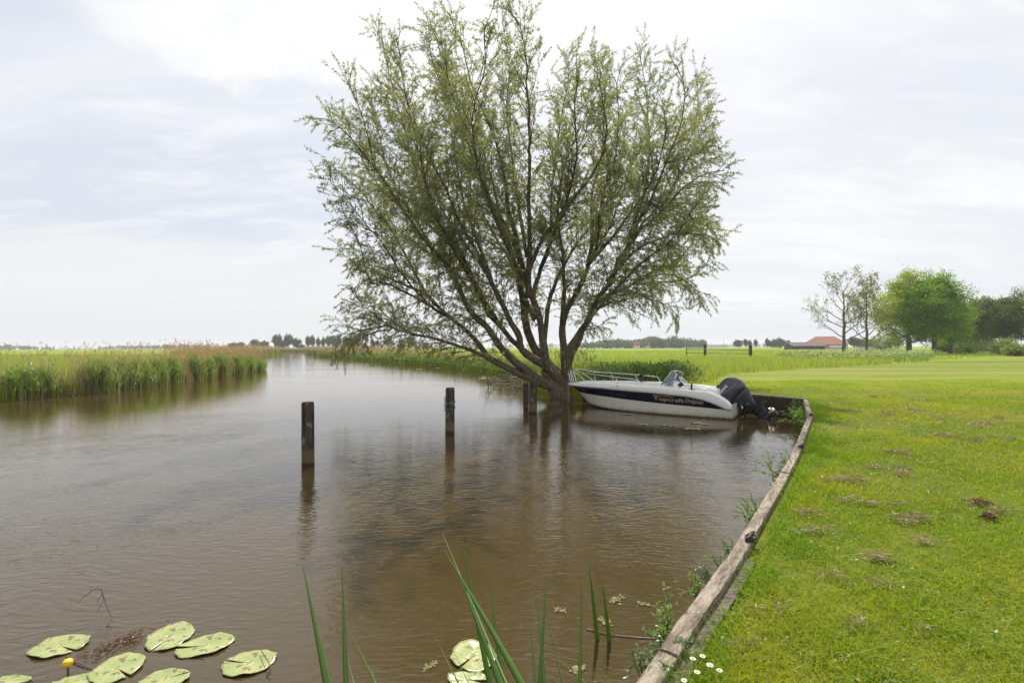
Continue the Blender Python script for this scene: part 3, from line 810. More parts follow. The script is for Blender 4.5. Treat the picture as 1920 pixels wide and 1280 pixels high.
    s = MB(); s.tube([(2.95, -.62, .80), (2.95, -.62, .98)], [.05, .06], 10); s.tube([(2.95, -.62, .98), (2.95, -.62, 1.03)], [.08, .05], 10); s.build('deck_winch', M['black'], o)
    # side fittings on the cap: small black fender eye
    s = MB(); s.tube([(3.12, .868, .735), (3.12, .905, .735)], .022, 12); s.box((3.12, .90, .735), (.035, .02, .06), bev=.006); s.build('side_cleat', M['black'], o)

    # --- lettering laid on the port band
    def surf(x, z):
        k = lambda c_: (np.interp(x, c_[:, 0], c_[:, 1]), np.interp(x, c_[:, 0], c_[:, 2]))
        y0, z0 = k(nb); y1, z1 = k(nt)
        f = (z - z0) / (z1 - z0 + 1e-6)
        return y0 + (y1 - y0) * f
    def text_mesh(body, size, shear=0.0, sx=1.0, bold=0.0):
        cu = bpy.data.curves.new('t', 'FONT'); cu.body = body; cu.size = size; cu.shear = shear; cu.resolution_u = 3; cu.offset = bold
        to = bpy.data.objects.new('t', cu); COL.objects.link(to)
        dg = bpy.context.evaluated_depsgraph_get(); me = to.evaluated_get(dg).to_mesh()
        V = np.array([v.co for v in me.vertices]); F = [tuple(p.vertices) for p in me.polygons]
        to.evaluated_get(dg).to_mesh_clear(); bpy.data.objects.remove(to); bpy.data.curves.remove(cu)
        V[:, 0] = (V[:, 0] - V[:, 0].min()) * sx
        return V, F
    def on_side(body, size, x0, z0, slope, mat, name, width=None, shear=0.0, bold=0.0, extra=None, taper=0.0):
        V, F = text_mesh(body, size, shear, 1.0, bold)
        if width: V[:, 0] *= width / V[:, 0].max()
        X = x0 - V[:, 0]; Z = z0 - slope * V[:, 0] + V[:, 1] * (1 - taper * V[:, 0] / V[:, 0].max())
        Q = np.stack([X, np.array([surf(a_, b_) for a_, b_ in zip(X, Z)]) + .006, Z], 1)
        mb = MB(); mb.add(Q, F)
        if extra is not None:
            for (xa, za, xb, zb) in extra:
                P = [(xa, za), (xb, za - slope * (xa - xb)), (xb, zb - slope * (xa - xb)), (xa, zb)]
                mb.add([(x_, surf(x_, z_) + .006, z_) for x_, z_ in P], [(0, 1, 2, 3)])
        return mb.build(name, mat, o, smooth=False)
    on_side('Topcraft', .150, 2.03, .412, .035, M['gold'], 'lettering', .84, 0, .003, [(2.05, .556, 1.46, .537)])
    on_side('Dolphin', .15, 1.17, .405, .085, M['goldpale'], 'script_lettering', .48, .35, .003)
    on_side('22-28-22', .085, 3.37, .485, .05, M['greyletter'], 'registration_number', .52, 0, .001)

    # --- outboard motor, tilted up
    m = empty('outboard_motor', (-.02, 0, .34), None, None); m.parent = o
    m.rotation_euler = (0, R(52), 0)
    # local: x forward, z up along the leg when lowered; rotating +52 about y throws the top forward
    def loft(secs, name, mat, n=20, p=2.6):
        mb = MB(); a_ = np.arange(n) / n * 2 * math.pi; V = []
        for (z, x0, x1, wd) in secs:
            cx = (x0 + x1) / 2; rx = (x1 - x0) / 2
            c_, s_ = np.cos(a_), np.sin(a_)
            V.append(np.stack([cx + rx * np.sign(c_) * abs(c_) ** (2 / p), wd * np.sign(s_) * abs(s_) ** (2 / p), np.full(n, z)], 1))
        F = [(i * n + j, i * n + (j + 1) % n, (i + 1) * n + (j + 1) % n, (i + 1) * n + j) for i in range(len(secs) - 1) for j in range(n)]
        F += [tuple(range(n))[::-1], tuple((len(secs) - 1) * n + j for j in range(n))]
        mb.add(np.concatenate(V), F); return mb.build(name, mat, m)
    loft([(.17, -.47, .19, .20), (.20, -.53, .23, .225), (.34, -.56, .25, .235), (.52, -.52, .245, .23), (.64, -.43, .22, .205), (.695, -.34, .17, .16), (.712, -.22, .06, .08)], 'cowl', M['motor'])
    loft([(.165, -.465, .165, .18), (.12, -.50, .17, .18), (.04, -.47, .13, .165), (-.10, -.38, .02, .12), (-.22, -.31, -.03, .085), (-.40, -.27, -.04, .065)], 'midsection', M['motorleg'])
    lg = MB()
    def loft_into(mb, secs, n=16, p=2.2):
        a_ = np.arange(n) / n * 2 * math.pi; V = []
        for (z, x0, x1, wd) in secs:
            cx = (x0 + x1) / 2; rx = (x1 - x0) / 2; c_, s_ = np.cos(a_), np.sin(a_)
            V.append(np.stack([cx + rx * np.sign(c_) * abs(c_) ** (2 / p), wd * np.sign(s_) * abs(s_) ** (2 / p), np.full(n, z)], 1))
        F = [(i * n + j, i * n + (j + 1) % n, (i + 1) * n + (j + 1) % n, (i + 1) * n + j) for i in range(len(secs) - 1) for j in range(n)]
        F += [tuple(range(n))[::-1], tuple((len(secs) - 1) * n + j for j in range(n))]
        mb.add(np.concatenate(V), F)
    loft_into(lg, [(-.40, -.32, -.02, .07), (-.44, -.36, -.01, .075), (-.47, -.36, -.02, .05), (-.60, -.30, -.03, .04), (-.70, -.29, -.04, .045)])
    lg.box((-.31, 0, -.445), (.36, .26, .022), bev=.008)       # cavitation plate
    lg.box((-.27, 0, -.395), (.30, .18, .018), bev=.006)       # splash plate
    lg.tube([(.06, 0, -.72), (.0, 0, -.72), (-.12, 0, -.72), (-.26, 0, -.72), (-.34, 0, -.72)], [.012, .05, .066, .062, .05], 16)
    loft_into(lg, [(-.76, -.26, -.06, .02), (-.86, -.24, -.12, .012), (-.93, -.25, -.19, .008)])
    lg.build('lower_unit', M['motorleg'], m)
    pr = MB(); pr.tube([(-.34, 0, -.72), (-.40, 0, -.72), (-.47, 0, -.72)], [.048, .045, .035], 14)
    for k in range(3):
        a0 = k * 2.094 + .4
        def pt(r, da, dx): return (-.405 + dx, r * math.cos(a0 + da), -.72 + r * math.sin(a0 + da))
        V = [pt(.04, -.4, .03), pt(.09, -.55, .05), pt(.15, -.40, .045), pt(.175, .0, .0), pt(.155, .38, -.045), pt(.09, .5, -.05), pt(.04, .4, -.03)]
        V2 = [(x - .008, y, z) for x, y, z in V]; n = 7
        pr.add(V + V2, [tuple(range(n)), tuple(range(2 * n - 1, n - 1, -1))] + [(i, i + n, (i + 1) % n + n, (i + 1) % n) for i in range(n)])
    pr.build('propeller', M['prop'], m)
    # bracket stays on the transom
    bk = MB()
    for y in (.13, -.13): bk.box((.02, y, -.10), (.10, .03, .44), rot=Matrix.Rotation(R(-52), 3, 'Y'), bev=.008)
    bk.tube([(.0, -.17, .02), (.0, .17, .02)], .035, 10)
    bk.tube([(.0, 0, -.22), (-.15, .0, -.28)], .03, 10); bk.tube([(.07, .06, -.30), (-.20, .04, -.20)], [.028, .016], 10)
    bk.build('bracket', M['black'], m)
    st_ = MB(); st_.tube([(.02, .10, -.06), (-.03, .16, -.12)], .02, 8); st_.tube([(-.03, .16, -.12), (.03, .19, -.16)], .016, 8); st_.build('tilt_cylinder', M['chrome'], m)
    # seam and side graphics of the cowl, both sides
    def cowl_text(body, size, width, x0, z0, ang, mat, name, bold=0):
        V, F = text_mesh(body, size, .15, 1.0, bold); V[:, 0] *= width / V[:, 0].max()
        ca, sa = math.cos(ang), math.sin(ang)
        for sd in (1, -1):
            X = x0 + (ca * V[:, 0] - sa * V[:, 1]) * (-1 if sd > 0 else 1); Z = z0 + sa * V[:, 0] + ca * V[:, 1]
            if sd < 0: X = X - .1
            Y = np.array([cowl_y(x_, z_) + .004 for x_, z_ in zip(X, Z)]) * sd
            mb = MB(); mb.add(np.stack([X, Y, Z], 1), F); mb.build(name, mat, m, smooth=False)
    secs = [(.17, -.47, .19, .20), (.20, -.53, .23, .225), (.34, -.56, .25, .235), (.52, -.52, .245, .23), (.64, -.43, .22, .205), (.695, -.34, .17, .16)]
    def cowl_y(x, z):
        zz = [q[0] for q in secs]
        a0, a1, wd = (np.interp(z, zz, [q[k] for q in secs]) for k in (1, 2, 3))
        u = min(abs((x - (a0 + a1) / 2) / ((a1 - a0) / 2)), .98)
        return wd * (1 - u ** 2.6) ** (1 / 2.6)
    cowl_text('YAMAHA', .105, .36, .12, .485, 0.0, M['silverletter'], 'lettering', .003)
    gr = MB()
    for sd in (1, -1):
        for (xa, za, xb, zb, wd) in [(.13, .445, -.40, .405, .005), (.0, .425, -.42, .365, .004), (-.12, .405, -.40, .335, .003)]:
            Xs = np.linspace(xa, xb, 12); Zs = np.linspace(za, zb, 12)
            V = []; 
            for x_, z_ in zip(Xs, Zs):
                for dz in (-wd, wd): V.append((x_, sd * (cowl_y(x_, z_ + dz) + .004), z_ + dz))
            gr.add(V, [(2 * i, 2 * i + 1, 2 * i + 3, 2 * i + 2) for i in range(11)])
    gr.build('side_stripes', M['stripe'], m, smooth=False)


build_boat()


# ------------------------------------------------------------------ posts
def build_posts():
    def post(px, py, width, height, label, name='mooring_post', group='wooden mooring posts in the river', mat='post', sides=8, tilt=(0, 0), D=None, seed=0):
        p = at(px, py, 0); rg = np.random.default_rng(seed)
        n = 16; a = np.arange(n) / n * 2 * math.pi + R(22.5); mb = MB(); V = []
        zs = [-.7, 0, .2, .45, .7, height - .12, height - .05, height - .022, height - .012]
        for i, z in enumerate(zs):
            rr = width / 2 * (1.02 - .04 * z)
            sq = 1 / np.maximum(abs(np.cos(a - R(22.5))), abs(np.sin(a - R(22.5)))) ** .55
            r = rr * np.minimum(sq, 1.14) * (1 + .03 * rg.normal(size=n) * .5)
            if i == 7: r = r * .985
            if i == 8: r = r * .90
            V.append(np.stack([r * np.cos(a) + tilt[0] * z, r * np.sin(a) + tilt[1] * z, np.full(n, z + (.018 if i == 8 else 0))], 1))
        F = [(i * n + j, i * n + (j + 1) % n, (i + 1) * n + (j + 1) % n, (i + 1) * n + j) for i in range(len(zs) - 1) for j in range(n)]
        F += [tuple((len(zs) - 1) * n + j for j in range(n))]
        mb.add(np.concatenate(V), F)
        o = sharp(mb.build(name, M[mat], loc=(p[0], p[1], 0)), 30)
        return tag(o, label, 'post', group)
    post(577.5, 872, .195, 1.02, 'weathered dark wooden mooring post with pale lichen streaks standing alone nearest the camera', seed=1)
    q = post(843.5, 812, .195, 1.005, 'dark wooden mooring post wrapped with thin rope standing between the nearest post and the tree', seed=2, tilt=(.008, 0))
    post(999, 774, .22, .95, 'grey mooring post leaning on the willow limbs left of the boat bow', seed=3, tilt=(.02, 0))
    post(986, 762, .16, .75, 'almost black wet post half hidden behind the grey post under the willow', mat='beamdark', seed=4)
    pp = post(1066, 752, .06, .55, 'thin pale stake standing in the water just under the boat bow', name='wooden_stake', group=None, mat='beam', seed=5)
    # rope round the second post
    p = at(843.5, 812, 0); r = MB(); P = []
    for k in range(70):
        a = k / 69 * 2 * math.pi * 2.2 + 2.0; z = .78 - .28 * k / 69 + .06 * math.sin(a)
        P.append((p[0] + .118 * math.cos(a), p[1] + .118 * math.sin(a), z))
    P += [(p[0] + .12, p[1] - .05, .86), (p[0] + .122, p[1] - .02, .95)]
    r.tube(P[:70], .009, 6); tag(r.build('rope', M['rope']), 'thin old rope wound round the middle mooring post', 'rope')


build_posts()


# ------------------------------------------------------------------ timber edging
def build_edging():
    inner = beam_in.copy()
    # resample evenly and cut into beams
    d = np.r_[0, np.cumsum(np.linalg.norm(np.diff(inner, axis=0), axis=1))]
    tot = d[-1]
    pt = lambda s: np.array([np.interp(s, d, inner[:, 0]), np.interp(s, d, inner[:, 1])])
    def proj_s(px, py):
        q = at(px, py, .52)[:2]; ss = np.linspace(0, tot, 3000); P = np.stack([np.interp(ss, d, inner[:, 0]), np.interp(ss, d, inner[:, 1])], 1)
        return ss[np.argmin(np.linalg.norm(P - q, axis=1))]
    cuts = [0] + [proj_s(*q) for q in [(1238, 1218), (1355, 1057), (1466, 886), (1514, 782)]] + [tot]
    labels = ['weathered grey timber edging beam running out of the bottom of the picture', 'weathered timber edging beam beside the white daisies up to the second joint',
              'timber edging beam carrying the nearest black mooring cleat', 'timber edging beam carrying the small dark cleat halfway to the boat', 'short timber edging beam ending at the corner behind the outboard']
    rg = np.random.default_rng(3)
    for i in range(len(cuts) - 1):
        s0, s1 = cuts[i] + (.006 if i else 0), cuts[i + 1] - .006
        n = max(4, int((s1 - s0) / .12)); P = np.array([pt(s) for s in np.linspace(s0, s1, n)])
        T = nrm(np.gradient(P, axis=0)); Nn = np.stack([T[:, 1], -T[:, 0]], 1)
        wd = .082; zt = .525 + rg.uniform(-.006, .006); zb = .36
        c0 = np.array([*pt((s0 + s1) / 2), 0]); ang = math.atan2(P[-1][1] - P[0][1], P[-1][0] - P[0][0])
        ca, sa = math.cos(-ang), math.sin(-ang)
        ring = []
        for k in range(n):
            j = rg.normal(0, .0035, 6)
            A = [(0, zb), (-.001 + j[0], zt - .006 + j[4]), (.004 + j[1], zt + j[4] * .5), (wd * .5, zt + .001 + j[3] * .3), (wd - .004 + j[2], zt + j[5] * .5), (wd + .001, zt - .006), (wd, zb)]
            for (u, z) in A:
                q = P[k] + Nn[k] * u - c0[:2]; ring.append((ca * q[0] - sa * q[1], sa * q[0] + ca * q[1], z))
        m_ = 7; F = [(k * m_ + a, k * m_ + (a + 1) % m_, (k + 1) * m_ + (a + 1) % m_, (k + 1) * m_ + a) for k in range(n - 1) for a in range(m_)]
        F += [tuple(range(m_))[::-1], tuple((n - 1) * m_ + a for a in range(m_))]
        mb = MB(); mb.add(ring, [f[::-1] for f in F]); b = sharp(mb.build('timber_beam', M['beam'], loc=(c0[0], c0[1], 0)), 24)
        b.rotation_euler = (0, 0, ang); tag(b, labels[i], 'beam', 'timber beams edging the bank')
    # boards behind and below the beams
    def board(path, u0, u1, z0, z1, name, label, mat='beamdark', cat='planks'):
        T = nrm(np.gradient(path, axis=0)); Nn = np.stack([T[:, 1], -T[:, 0]], 1); n = len(path); V = []
        for k in range(n):
            for (u, z) in ((u0, z0), (u0, z1), (u1, z1), (u1, z0)): V.append((*(path[k] + Nn[k] * u), z))
        F = [(k * 4 + a, (k + 1) * 4 + a, (k + 1) * 4 + (a + 1) % 4, k * 4 + (a + 1) % 4) for k in range(n - 1) for a in range(4)] + [(0, 1, 2, 3), tuple((n - 1) * 4 + a for a in (3, 2, 1, 0))]
        mb = MB(); mb.add(V, F); return tag(mb.build(name, M[mat], smooth=False), label, cat)
    full = np.array([pt(s) for s in np.linspace(0, tot, 70)])
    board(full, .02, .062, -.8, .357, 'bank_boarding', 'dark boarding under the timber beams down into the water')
    s_a, s_b = 4, cuts[2] + .25
    near = np.array([pt(s) for s in np.linspace(s_a, s_b, 30)])
    board(near, .084, .150, .38, .486, 'backing_plank', 'grey plank lying sunken along the land side of the nearest beams', 'backing', 'plank')
    # the back wall of the basin
    wl = np.array([CORNER + np.array([.05, -.02]), WALL_L, WALL_E]); dd = np.r_[0, np.cumsum(np.linalg.norm(np.diff(wl, axis=0), axis=1))]
    wp = np.array([[np.interp(s, dd, wl[:, 0]), np.interp(s, dd, wl[:, 1])] for s in np.linspace(0, dd[-1], 24)])
    hts = [(-.7, .10, 0), (.105, .31, .012), (.315, .50, .0)]
    root = empty('plank_wall', (wp[0][0], wp[0][1], 0), 'dark horizontal plank retaining wall at the back of the basin behind the boat', 'wall')
    for k, (z0, z1, du) in enumerate(hts):
        T = nrm(np.gradient(wp, axis=0)); Nn = np.stack([T[:, 1], -T[:, 0]], 1); V = []
        for q in range(len(wp)):
            for (u, z) in ((du, z0), (du, z1), (du + .05, z1), (du + .05, z0)): V.append((*(wp[q] + Nn[q] * u - wp[0]), z))
        n = len(wp); F = [(q * 4 + a, (q + 1) * 4 + a, (q + 1) * 4 + (a + 1) % 4, q * 4 + (a + 1) % 4) for q in range(n - 1) for a in range(4)] + [(0, 1, 2, 3), tuple((n - 1) * 4 + a for a in (3, 2, 1, 0))]
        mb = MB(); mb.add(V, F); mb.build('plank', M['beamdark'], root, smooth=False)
    # capping plank
    T = nrm(np.gradient(wp, axis=0)); Nn = np.stack([T[:, 1], -T[:, 0]], 1); V = []
    for q in range(len(wp)):
        for (u, z) in ((-.015, .503), (-.015, .54), (.10, .54), (.10, .503)): V.append((*(wp[q] + Nn[q] * u - wp[0]), z))
    mb = MB(); mb.add(V, F); mb.build('capping_plank', M['beam'], root, smooth=False)
    # cleats
    cl = [((1398, 1009), 1.0, 'black mooring cleat with a coil of rope on the nearer timber beam'), ((1497, 838), 1.0, 'black mooring cleat on the timber beam halfway to the boat'), ((1517, 778), .9, 'black mooring cleat on the timber beam near the outboard')]
    for (q, s, lab) in cl:
        p = at(*q, .53); k = np.argmin(np.linalg.norm(full - p[:2], axis=1)); k = min(k, len(full) - 2); tdir = nrm(full[k + 1] - full[k]); 
        e = empty('mooring_cleat', (p[0], p[1], .525), lab, 'cleat', 'cleats on the timber edging', math.atan2(tdir[1], tdir[0]))
        b = MB(); b.box((0, -.035, .005), (.085, .07, .010), bev=.003); b.build('base_plate', M['iron'], e)
        b = MB(); b.tube([(-.03, -.035, .0), (-.03, -.035, .035)], .010, 8); b.tube([(.03, -.035, .0), (.03, -.035, .035)], .010, 8)
        b.tube(smooth_path([(-.085, -.02, .036), (-.045, -.035, .042), (.045, -.035, .042), (.085, -.045, .034)], 12), [.007, .009, .011, .012, .012, .012, .012, .012, .012, .011, .009, .007], 8); b.build('horn', M['iron'], e)
        a = np.linspace(0, 4 * math.pi, 50); b = MB()
        b.tube(np.stack([.055 * np.cos(a) * (1 + .1 * np.sin(3 * a)), .035 * np.sin(a) - .035, .018 + .006 * a / 6], 1), .006, 6); b.build('ring', M['black'], e)


build_edging()


# ------------------------------------------------------------------ lawn
def lawn_zone(n, D0, D1, rg):
    """random points on the lawn between distances D0 and D1"""
    y = np.sqrt(rg.uniform(D0 ** 2, D1 ** 2, n)); x = rg.uniform(-.2, 1.12, n) * (y + .3)
    bi = np.array(bank_edge); edge = np.interp(y, bi[:, 1], bi[:, 0]) + .085
    k = x > edge
    return np.stack([x[k], y[k], np.full(k.sum(), GZ - .004)], 1), (x - edge)[k]


def build_lawn():
    rg = np.random.default_rng(5)
    parts = []; lush = []
    for D0, D1, dens, hh, ww in [(.8, 2.6, 8200, .036, .0036), (2.6, 4.5, 5600, .038, .0042), (4.5, 8, 2700, .040, .0058), (8, 14, 1050, .042, .0095), (14, 20, 260, .04, .016)]:
        n = int(dens * 1.32 * (D1 ** 2 - D0 ** 2) / 2)
        P, de = lawn_zone(n, D0, D1, rg)
        m = len(P); x, y = P[:, 0], P[:, 1]
        tuft = fnoise(x, y, 5.0, 1) * .5 + fnoise(x, y, 1.3, 2) * .5
        keep = rg.random(m) < np.clip(.75 + .9 * tuft, .25, 1)
        P = P[keep]; tuft = tuft[keep]; de = de[keep]; m = len(P)
        edgeb = np.clip(1 - de / .45, 0, 1)
        H = hh * np.exp(rg.normal(0, .35, m)) * (1 + .9 * np.clip(tuft, -.5, 1)) * (1 + 1.0 * edgeb)
        ln = rg.normal(0, 1, (m, 2)) * (H * .95)[:, None]
        W_ = ww * rg.uniform(.7, 1.4, m); lu = (de + .35 * fnoise(P[:, 0], P[:, 1], 2.2, 12)) < .26
        parts.append(blades(P[~lu], H[~lu], W_[~lu], ln[~lu], 2, rg)); lush.append(blades(P[lu], H[lu] * .85, W_[lu] * 1.1, ln[lu], 2, rg))
    V, F = join(parts); print('grass blades', len(V) // 6)
    tag(np_mesh('grass', V, F, M['grass']), kind='stuff', label='short mown green grass of the lawn', cat='grass')
    V, F = join(lush); tag(np_mesh('edge_grass', V, F, M['lush']), kind='stuff', label='lush longer grass along the timber edging', cat='grass')
    # small broad leaves (clover, dock) between the blades
    P, de = lawn_zone(60000, .9, 9, rg); x, y = P[:, 0], P[:, 1]; k = (fnoise(x, y, 2.6, 15) + .7 * fnoise(x, y, 6.0, 16) + .25 * rg.normal(size=len(x))) > .22; P = P[k]; n = len(P)
    P[:, 2] = GZ + rg.uniform(.008, .035, n); sz = rg.uniform(.010, .022, n) * (1 + .06 * P[:, 1])
    V, F = leaf_quads(P, rg.normal(0, 1, (n, 3)) * (1, 1, .3), sz, sz * .75, rg, True)
    tag(np_mesh('clover', V, F, M['clover']), kind='stuff', label='low broad leaved clover mixed into the lawn', cat='clover')
    # dry clippings: scattered straws and raked clots
    parts = []
    cl = [(1700, 975, 12), (1712, 980, 10), (1655, 1050, 10), (1660, 950, 8), (1520, 965, 10), (1527, 1000, 10), (1585, 905, 10), (1600, 903, 9), (1590, 942, 9), (1633, 950, 7), (1700, 892, 9), (1680, 880, 7),
          (1560, 905, 7), (1675, 775, 12), (1660, 780, 9), (1590, 771, 10), (1790, 820, 12), (1820, 828, 12), (1760, 818, 8), (1770, 788, 10), (1720, 770, 10), (1830, 800, 10), (1870, 822, 9), (1900, 826, 9), (1670, 850, 9), (1690, 852, 8),
          (1645, 880, 6), (1740, 1020, 8), (1850, 795, 6), (1880, 785, 9), (1400, 760, 1), (1640, 745, 8), (1730, 752, 8), (1640, 1100, 6), (1560, 1085, 6), (1880, 960, 8), (1600, 1180, 5), (1720, 1190, 4), (1400, 1220, 5), (1450, 1150, 6)]
    for (px, py, k) in cl:
        c = at(px, py, GZ); D = c[1]; a = rg.uniform(-.35, .45); sc = .0075 * k * (.8 + .12 * D); us = []
        for _ in range(int(3 + k * .5)):
            o_ = rg.normal(0, 1, 2) * (sc * 1.0, sc * .28); q_ = int(rg.uniform(6, 34) * k / 8); e_ = rg.uniform(.12, .45)
            us.append(np.stack([rg.normal(o_[0], sc * e_, q_), rg.normal(o_[1], sc * e_ * .55, q_)], 1))
        us = np.concatenate(us); u, v = us[:, 0], us[:, 1]; n = len(u)
        P = np.stack([c[0] + u * math.cos(a) - v * math.sin(a), c[1] + u * math.sin(a) + v * math.cos(a), GZ + .012 + rg.uniform(0, .04, n)], 1)
        th = rg.uniform(0, 6.28, n); Dr = np.stack([np.cos(th), np.sin(th), rg.normal(0, .25, n)], 1)
        parts.append(leaf_quads(P, Dr, rg.uniform(.015, .075, n) * (1 + .05 * D), .0022 + .0007 * D, rg))
    P, de = lawn_zone(40000, 1, 13, rg)
    x, y = P[:, 0], P[:, 1]; k = (fnoise(x, y, 1.9, 9) + fnoise(x, y, .7, 10) + .15 * rg.normal(size=len(x))) > .10; P = P[k]; n = len(P); P[:, 2] = GZ + rg.uniform(.01, .06, n)
    th = rg.uniform(0, 6.28, n); Dr = np.stack([np.cos(th), np.sin(th), rg.normal(0, .3, n)], 1)
    parts.append(leaf_quads(P, Dr, rg.uniform(.02, .07, n), .0018 + .0005 * P[:, 1], rg))
    V, F = join(parts)
    tag(np_mesh('dry_clippings', V, F, M['dry']), kind='stuff', label='dry straw coloured mowing clippings scattered on the lawn', cat='clippings')
    for (px, py, lab) in [(1836, 948, 'rusty brown heap of dead leaves on the lawn at the right'), (1854, 975, 'smaller flat rusty patch of dead leaves just below the rusty heap')]:
        c = at(px, py, GZ); n = 320; s = .055 if px == 1836 else .03
        P = np.stack([np.clip(rg.normal(0, s, n), -1.7 * s, 1.7 * s), np.clip(rg.normal(0, s * .8, n), -1.5 * s, 1.5 * s), np.zeros(n)], 1)
        P[:, 2] = .05 * np.exp(-(P[:, 0] ** 2 + P[:, 1] ** 2) / (s * s * 2)) * rg.uniform(.2, 1, n) + .02
        th = rg.uniform(0, 6.28, n); Dr = np.stack([np.cos(th), np.sin(th), rg.normal(0, .4, n)], 1)
        V, F = leaf_quads(P, Dr, rg.uniform(.015, .04, n), .009, rg)
        o = np_mesh('leaf_heap', V, F, M['heap']); o.location = c; tag(o, lab, 'leaf heap')


build_lawn()


# ------------------------------------------------------------------ rough vegetation behind the boat
def build_rough():
    rg = np.random.default_rng(8)
    # belt between bank wall, lawn edge and meadow
    poly = [(2.7, 17.7), (5.6, 16.9), (8.0, 19.5), (11, 24.6), (14, 27.3), (19, 30.7), (25, 35), (31, 39), (33, 50), (18, 52), (4, 47), (-1, 38), (1, 26), (1.6, 19)]
    n = 52000; x = rg.uniform(-2, 33, n); y = 17 + 36 * rg.random(n) ** 1.6
    k = inside(x, y, poly); x, y = x[k], y[k]; m = len(x)
    P = np.stack([x, y, np.full(m, GZ - .01)], 1)
    edge_d = np.clip((y - 16.9 - .8 * np.clip(x - 5.6, 0, 9)) / 3, .25, 1)
    H = (.55 + .25 * fnoise(x, y, 1.1, 4)) * rg.uniform(.55, 1.35, m) * edge_d
    V, F = blades(P, H, (.012 + .0009 * y) * rg.uniform(.6, 1.3, m), rg.normal(0, 1, (m, 2)) * (H * .28)[:, None], 3, rg)
    tag(np_mesh('tall_grass', V, F, M['tallgrass']), kind='stuff', label='tall unmown grass between the boat and the meadow', cat='grass')
    # darker weeds in front of it, near the bank
    parts = []
    for _ in range(260):
        t_ = rg.random(); bx = 2.9 + 4.6 * t_ + rg.normal(0, .25); by = 17.5 - .3 * t_ + rg.uniform(0, 3.2) + max(0, bx - 5) * .9
        if not inside(np.array([bx]), np.array([by]), poly)[0]: continue
        hh = rg.uniform(.35, .85); n = int(120 * hh)
        Q = np.stack([rg.normal(bx, .22, n), rg.normal(by, .22, n), GZ + hh * rg.random(n) ** .8], 1)
        parts.append(leaf_quads(Q, rg.normal(0, 1, (n, 3)) + (0, 0, .5), rg.uniform(.06, .14, n), rg.uniform(.03, .06, n), rg))
    V, F = join(parts); tag(np_mesh('bank_weeds', V, F, M['roughweed']), kind='stuff', label='dark leafy weeds along the bank behind the boat', cat='weeds')
    # meadow texture: sparse tufts far off
    n = 30000; y = 40 + 150 * rg.random(n) ** 1.5; x = y * rg.uniform(-.15, 1.15, n)
    k = (y > 46) | (x > 26); f = (x - 11) * .68 - (y - 25.5); k &= f < -1.5; k &= ~inside(x, y, [tuple(p) for p in river]); x, y = x[k], y[k]; m = len(x)
    bl = np.interp(y, [p[1] for p in bank_r], [p[0] for p in bank_r]); kk = x > bl + 2; x, y = x[kk], y[kk]; m = len(x)
    P = np.stack([x, y, np.full(m, GZ)], 1); H = rg.uniform(.15, .40, m)
    V, F = blades(P, H, .0018 * y, rg.normal(0, .1, (m, 2)), 1, rg)
    tag(np_mesh('meadow_grass', V, F, M['tallgrass']), kind='stuff', label='bright green grass of the meadow behind the tall growth', cat='grass')
    # cow parsley bank under the right-hand trees
    p1 = [at(1500, 680, GZ), at(1640, 682, GZ), at(1690, 681, GZ), at(1742, 678, GZ), at(1752, 668, GZ)]
    poly2 = [tuple(p[:2]) for p in p1] + [(66, 74), (60, 84), (48, 82), (38, 70), (30, 52)]
    n = 9000; x = rg.uniform(20, 70, n); y = rg.uniform(34, 86, n); k = inside(x, y, poly2); x, y = x[k], y[k]; parts = []; fl = []
    m = len(x); hh = (.75 + .3 * fnoise(x, y, .35, 6)) * rg.uniform(.7, 1.2, m)
    P = np.stack([x, y, np.full(m, GZ)], 1)
    parts.append(blades(P, hh, .05, rg.normal(0, .15, (m, 2)), 2, rg))
    rep = 4; Q = np.repeat(P, rep, 0); Q[:, 2] += np.repeat(hh, rep) * rg.uniform(.15, .9, m * rep); Q[:, :2] += rg.normal(0, .15, (m * rep, 2))
    parts.append(leaf_quads(Q, rg.normal(0, 1, (m * rep, 3)), rg.uniform(.12, .28, m * rep), .10, rg))
    V, F = join(parts); tag(np_mesh('cow_parsley', V, F, M['bushleaf']), kind='stuff', label='bank of flowering weeds under the two thin trees', cat='weeds')
    Q = np.repeat(P[rg.random(m) < .5], 3, 0); kk = len(Q); Q[:, 2] += np.repeat(hh[:kk // 3], 3) * rg.uniform(.9, 1.15, kk); Q[:, :2] += rg.normal(0, .14, (kk, 2))
    V, F = leaf_quads(Q, rg.normal(0, 1, (kk, 3)) * (1, 1, .2), .10, .09, rg)
    tag(np_mesh('cow_parsley_flowers', V, F, leafy('umbel', [(.42, .42, .28), (.55, .54, .42), (.36, .38, .2)], .3, .02)), kind='stuff', label='cream flower heads over the weed bank under the thin trees', cat='flowers')


build_rough()


# ------------------------------------------------------------------ reeds
def reed_stems(P, H, rg, leaves=7, lw=.018, ll=.42, lean=.10):
    """green reed: a stem with long leaves"""
    n = len(P); H = np.broadcast_to(H, (n,)); ln = rg.normal(0, 1, (n, 2)) * (H * lean)[:, None]
    parts = [blades(P, H, lw * .7, ln, 2, rg)]
    for k in range(leaves):
        t = rg.uniform(.25, .98, n); B = P.copy(); B[:, 2] += H * (t - .12 * t * t); B[:, :2] += ln * (t ** 1.8)[:, None]
        L = ll * rg.uniform(.6, 1.2, n); a = rg.uniform(0, 6.28, n)
        up = rg.uniform(.35, .95, n) * L; out = np.stack([np.cos(a), np.sin(a)], 1) * (L * rg.uniform(.3, .8, n))[:, None]
        parts.append(blades(B, up, lw * rg.uniform(.7, 1.3, n), out, 2, rg, curve=1.3))
    return join(parts)


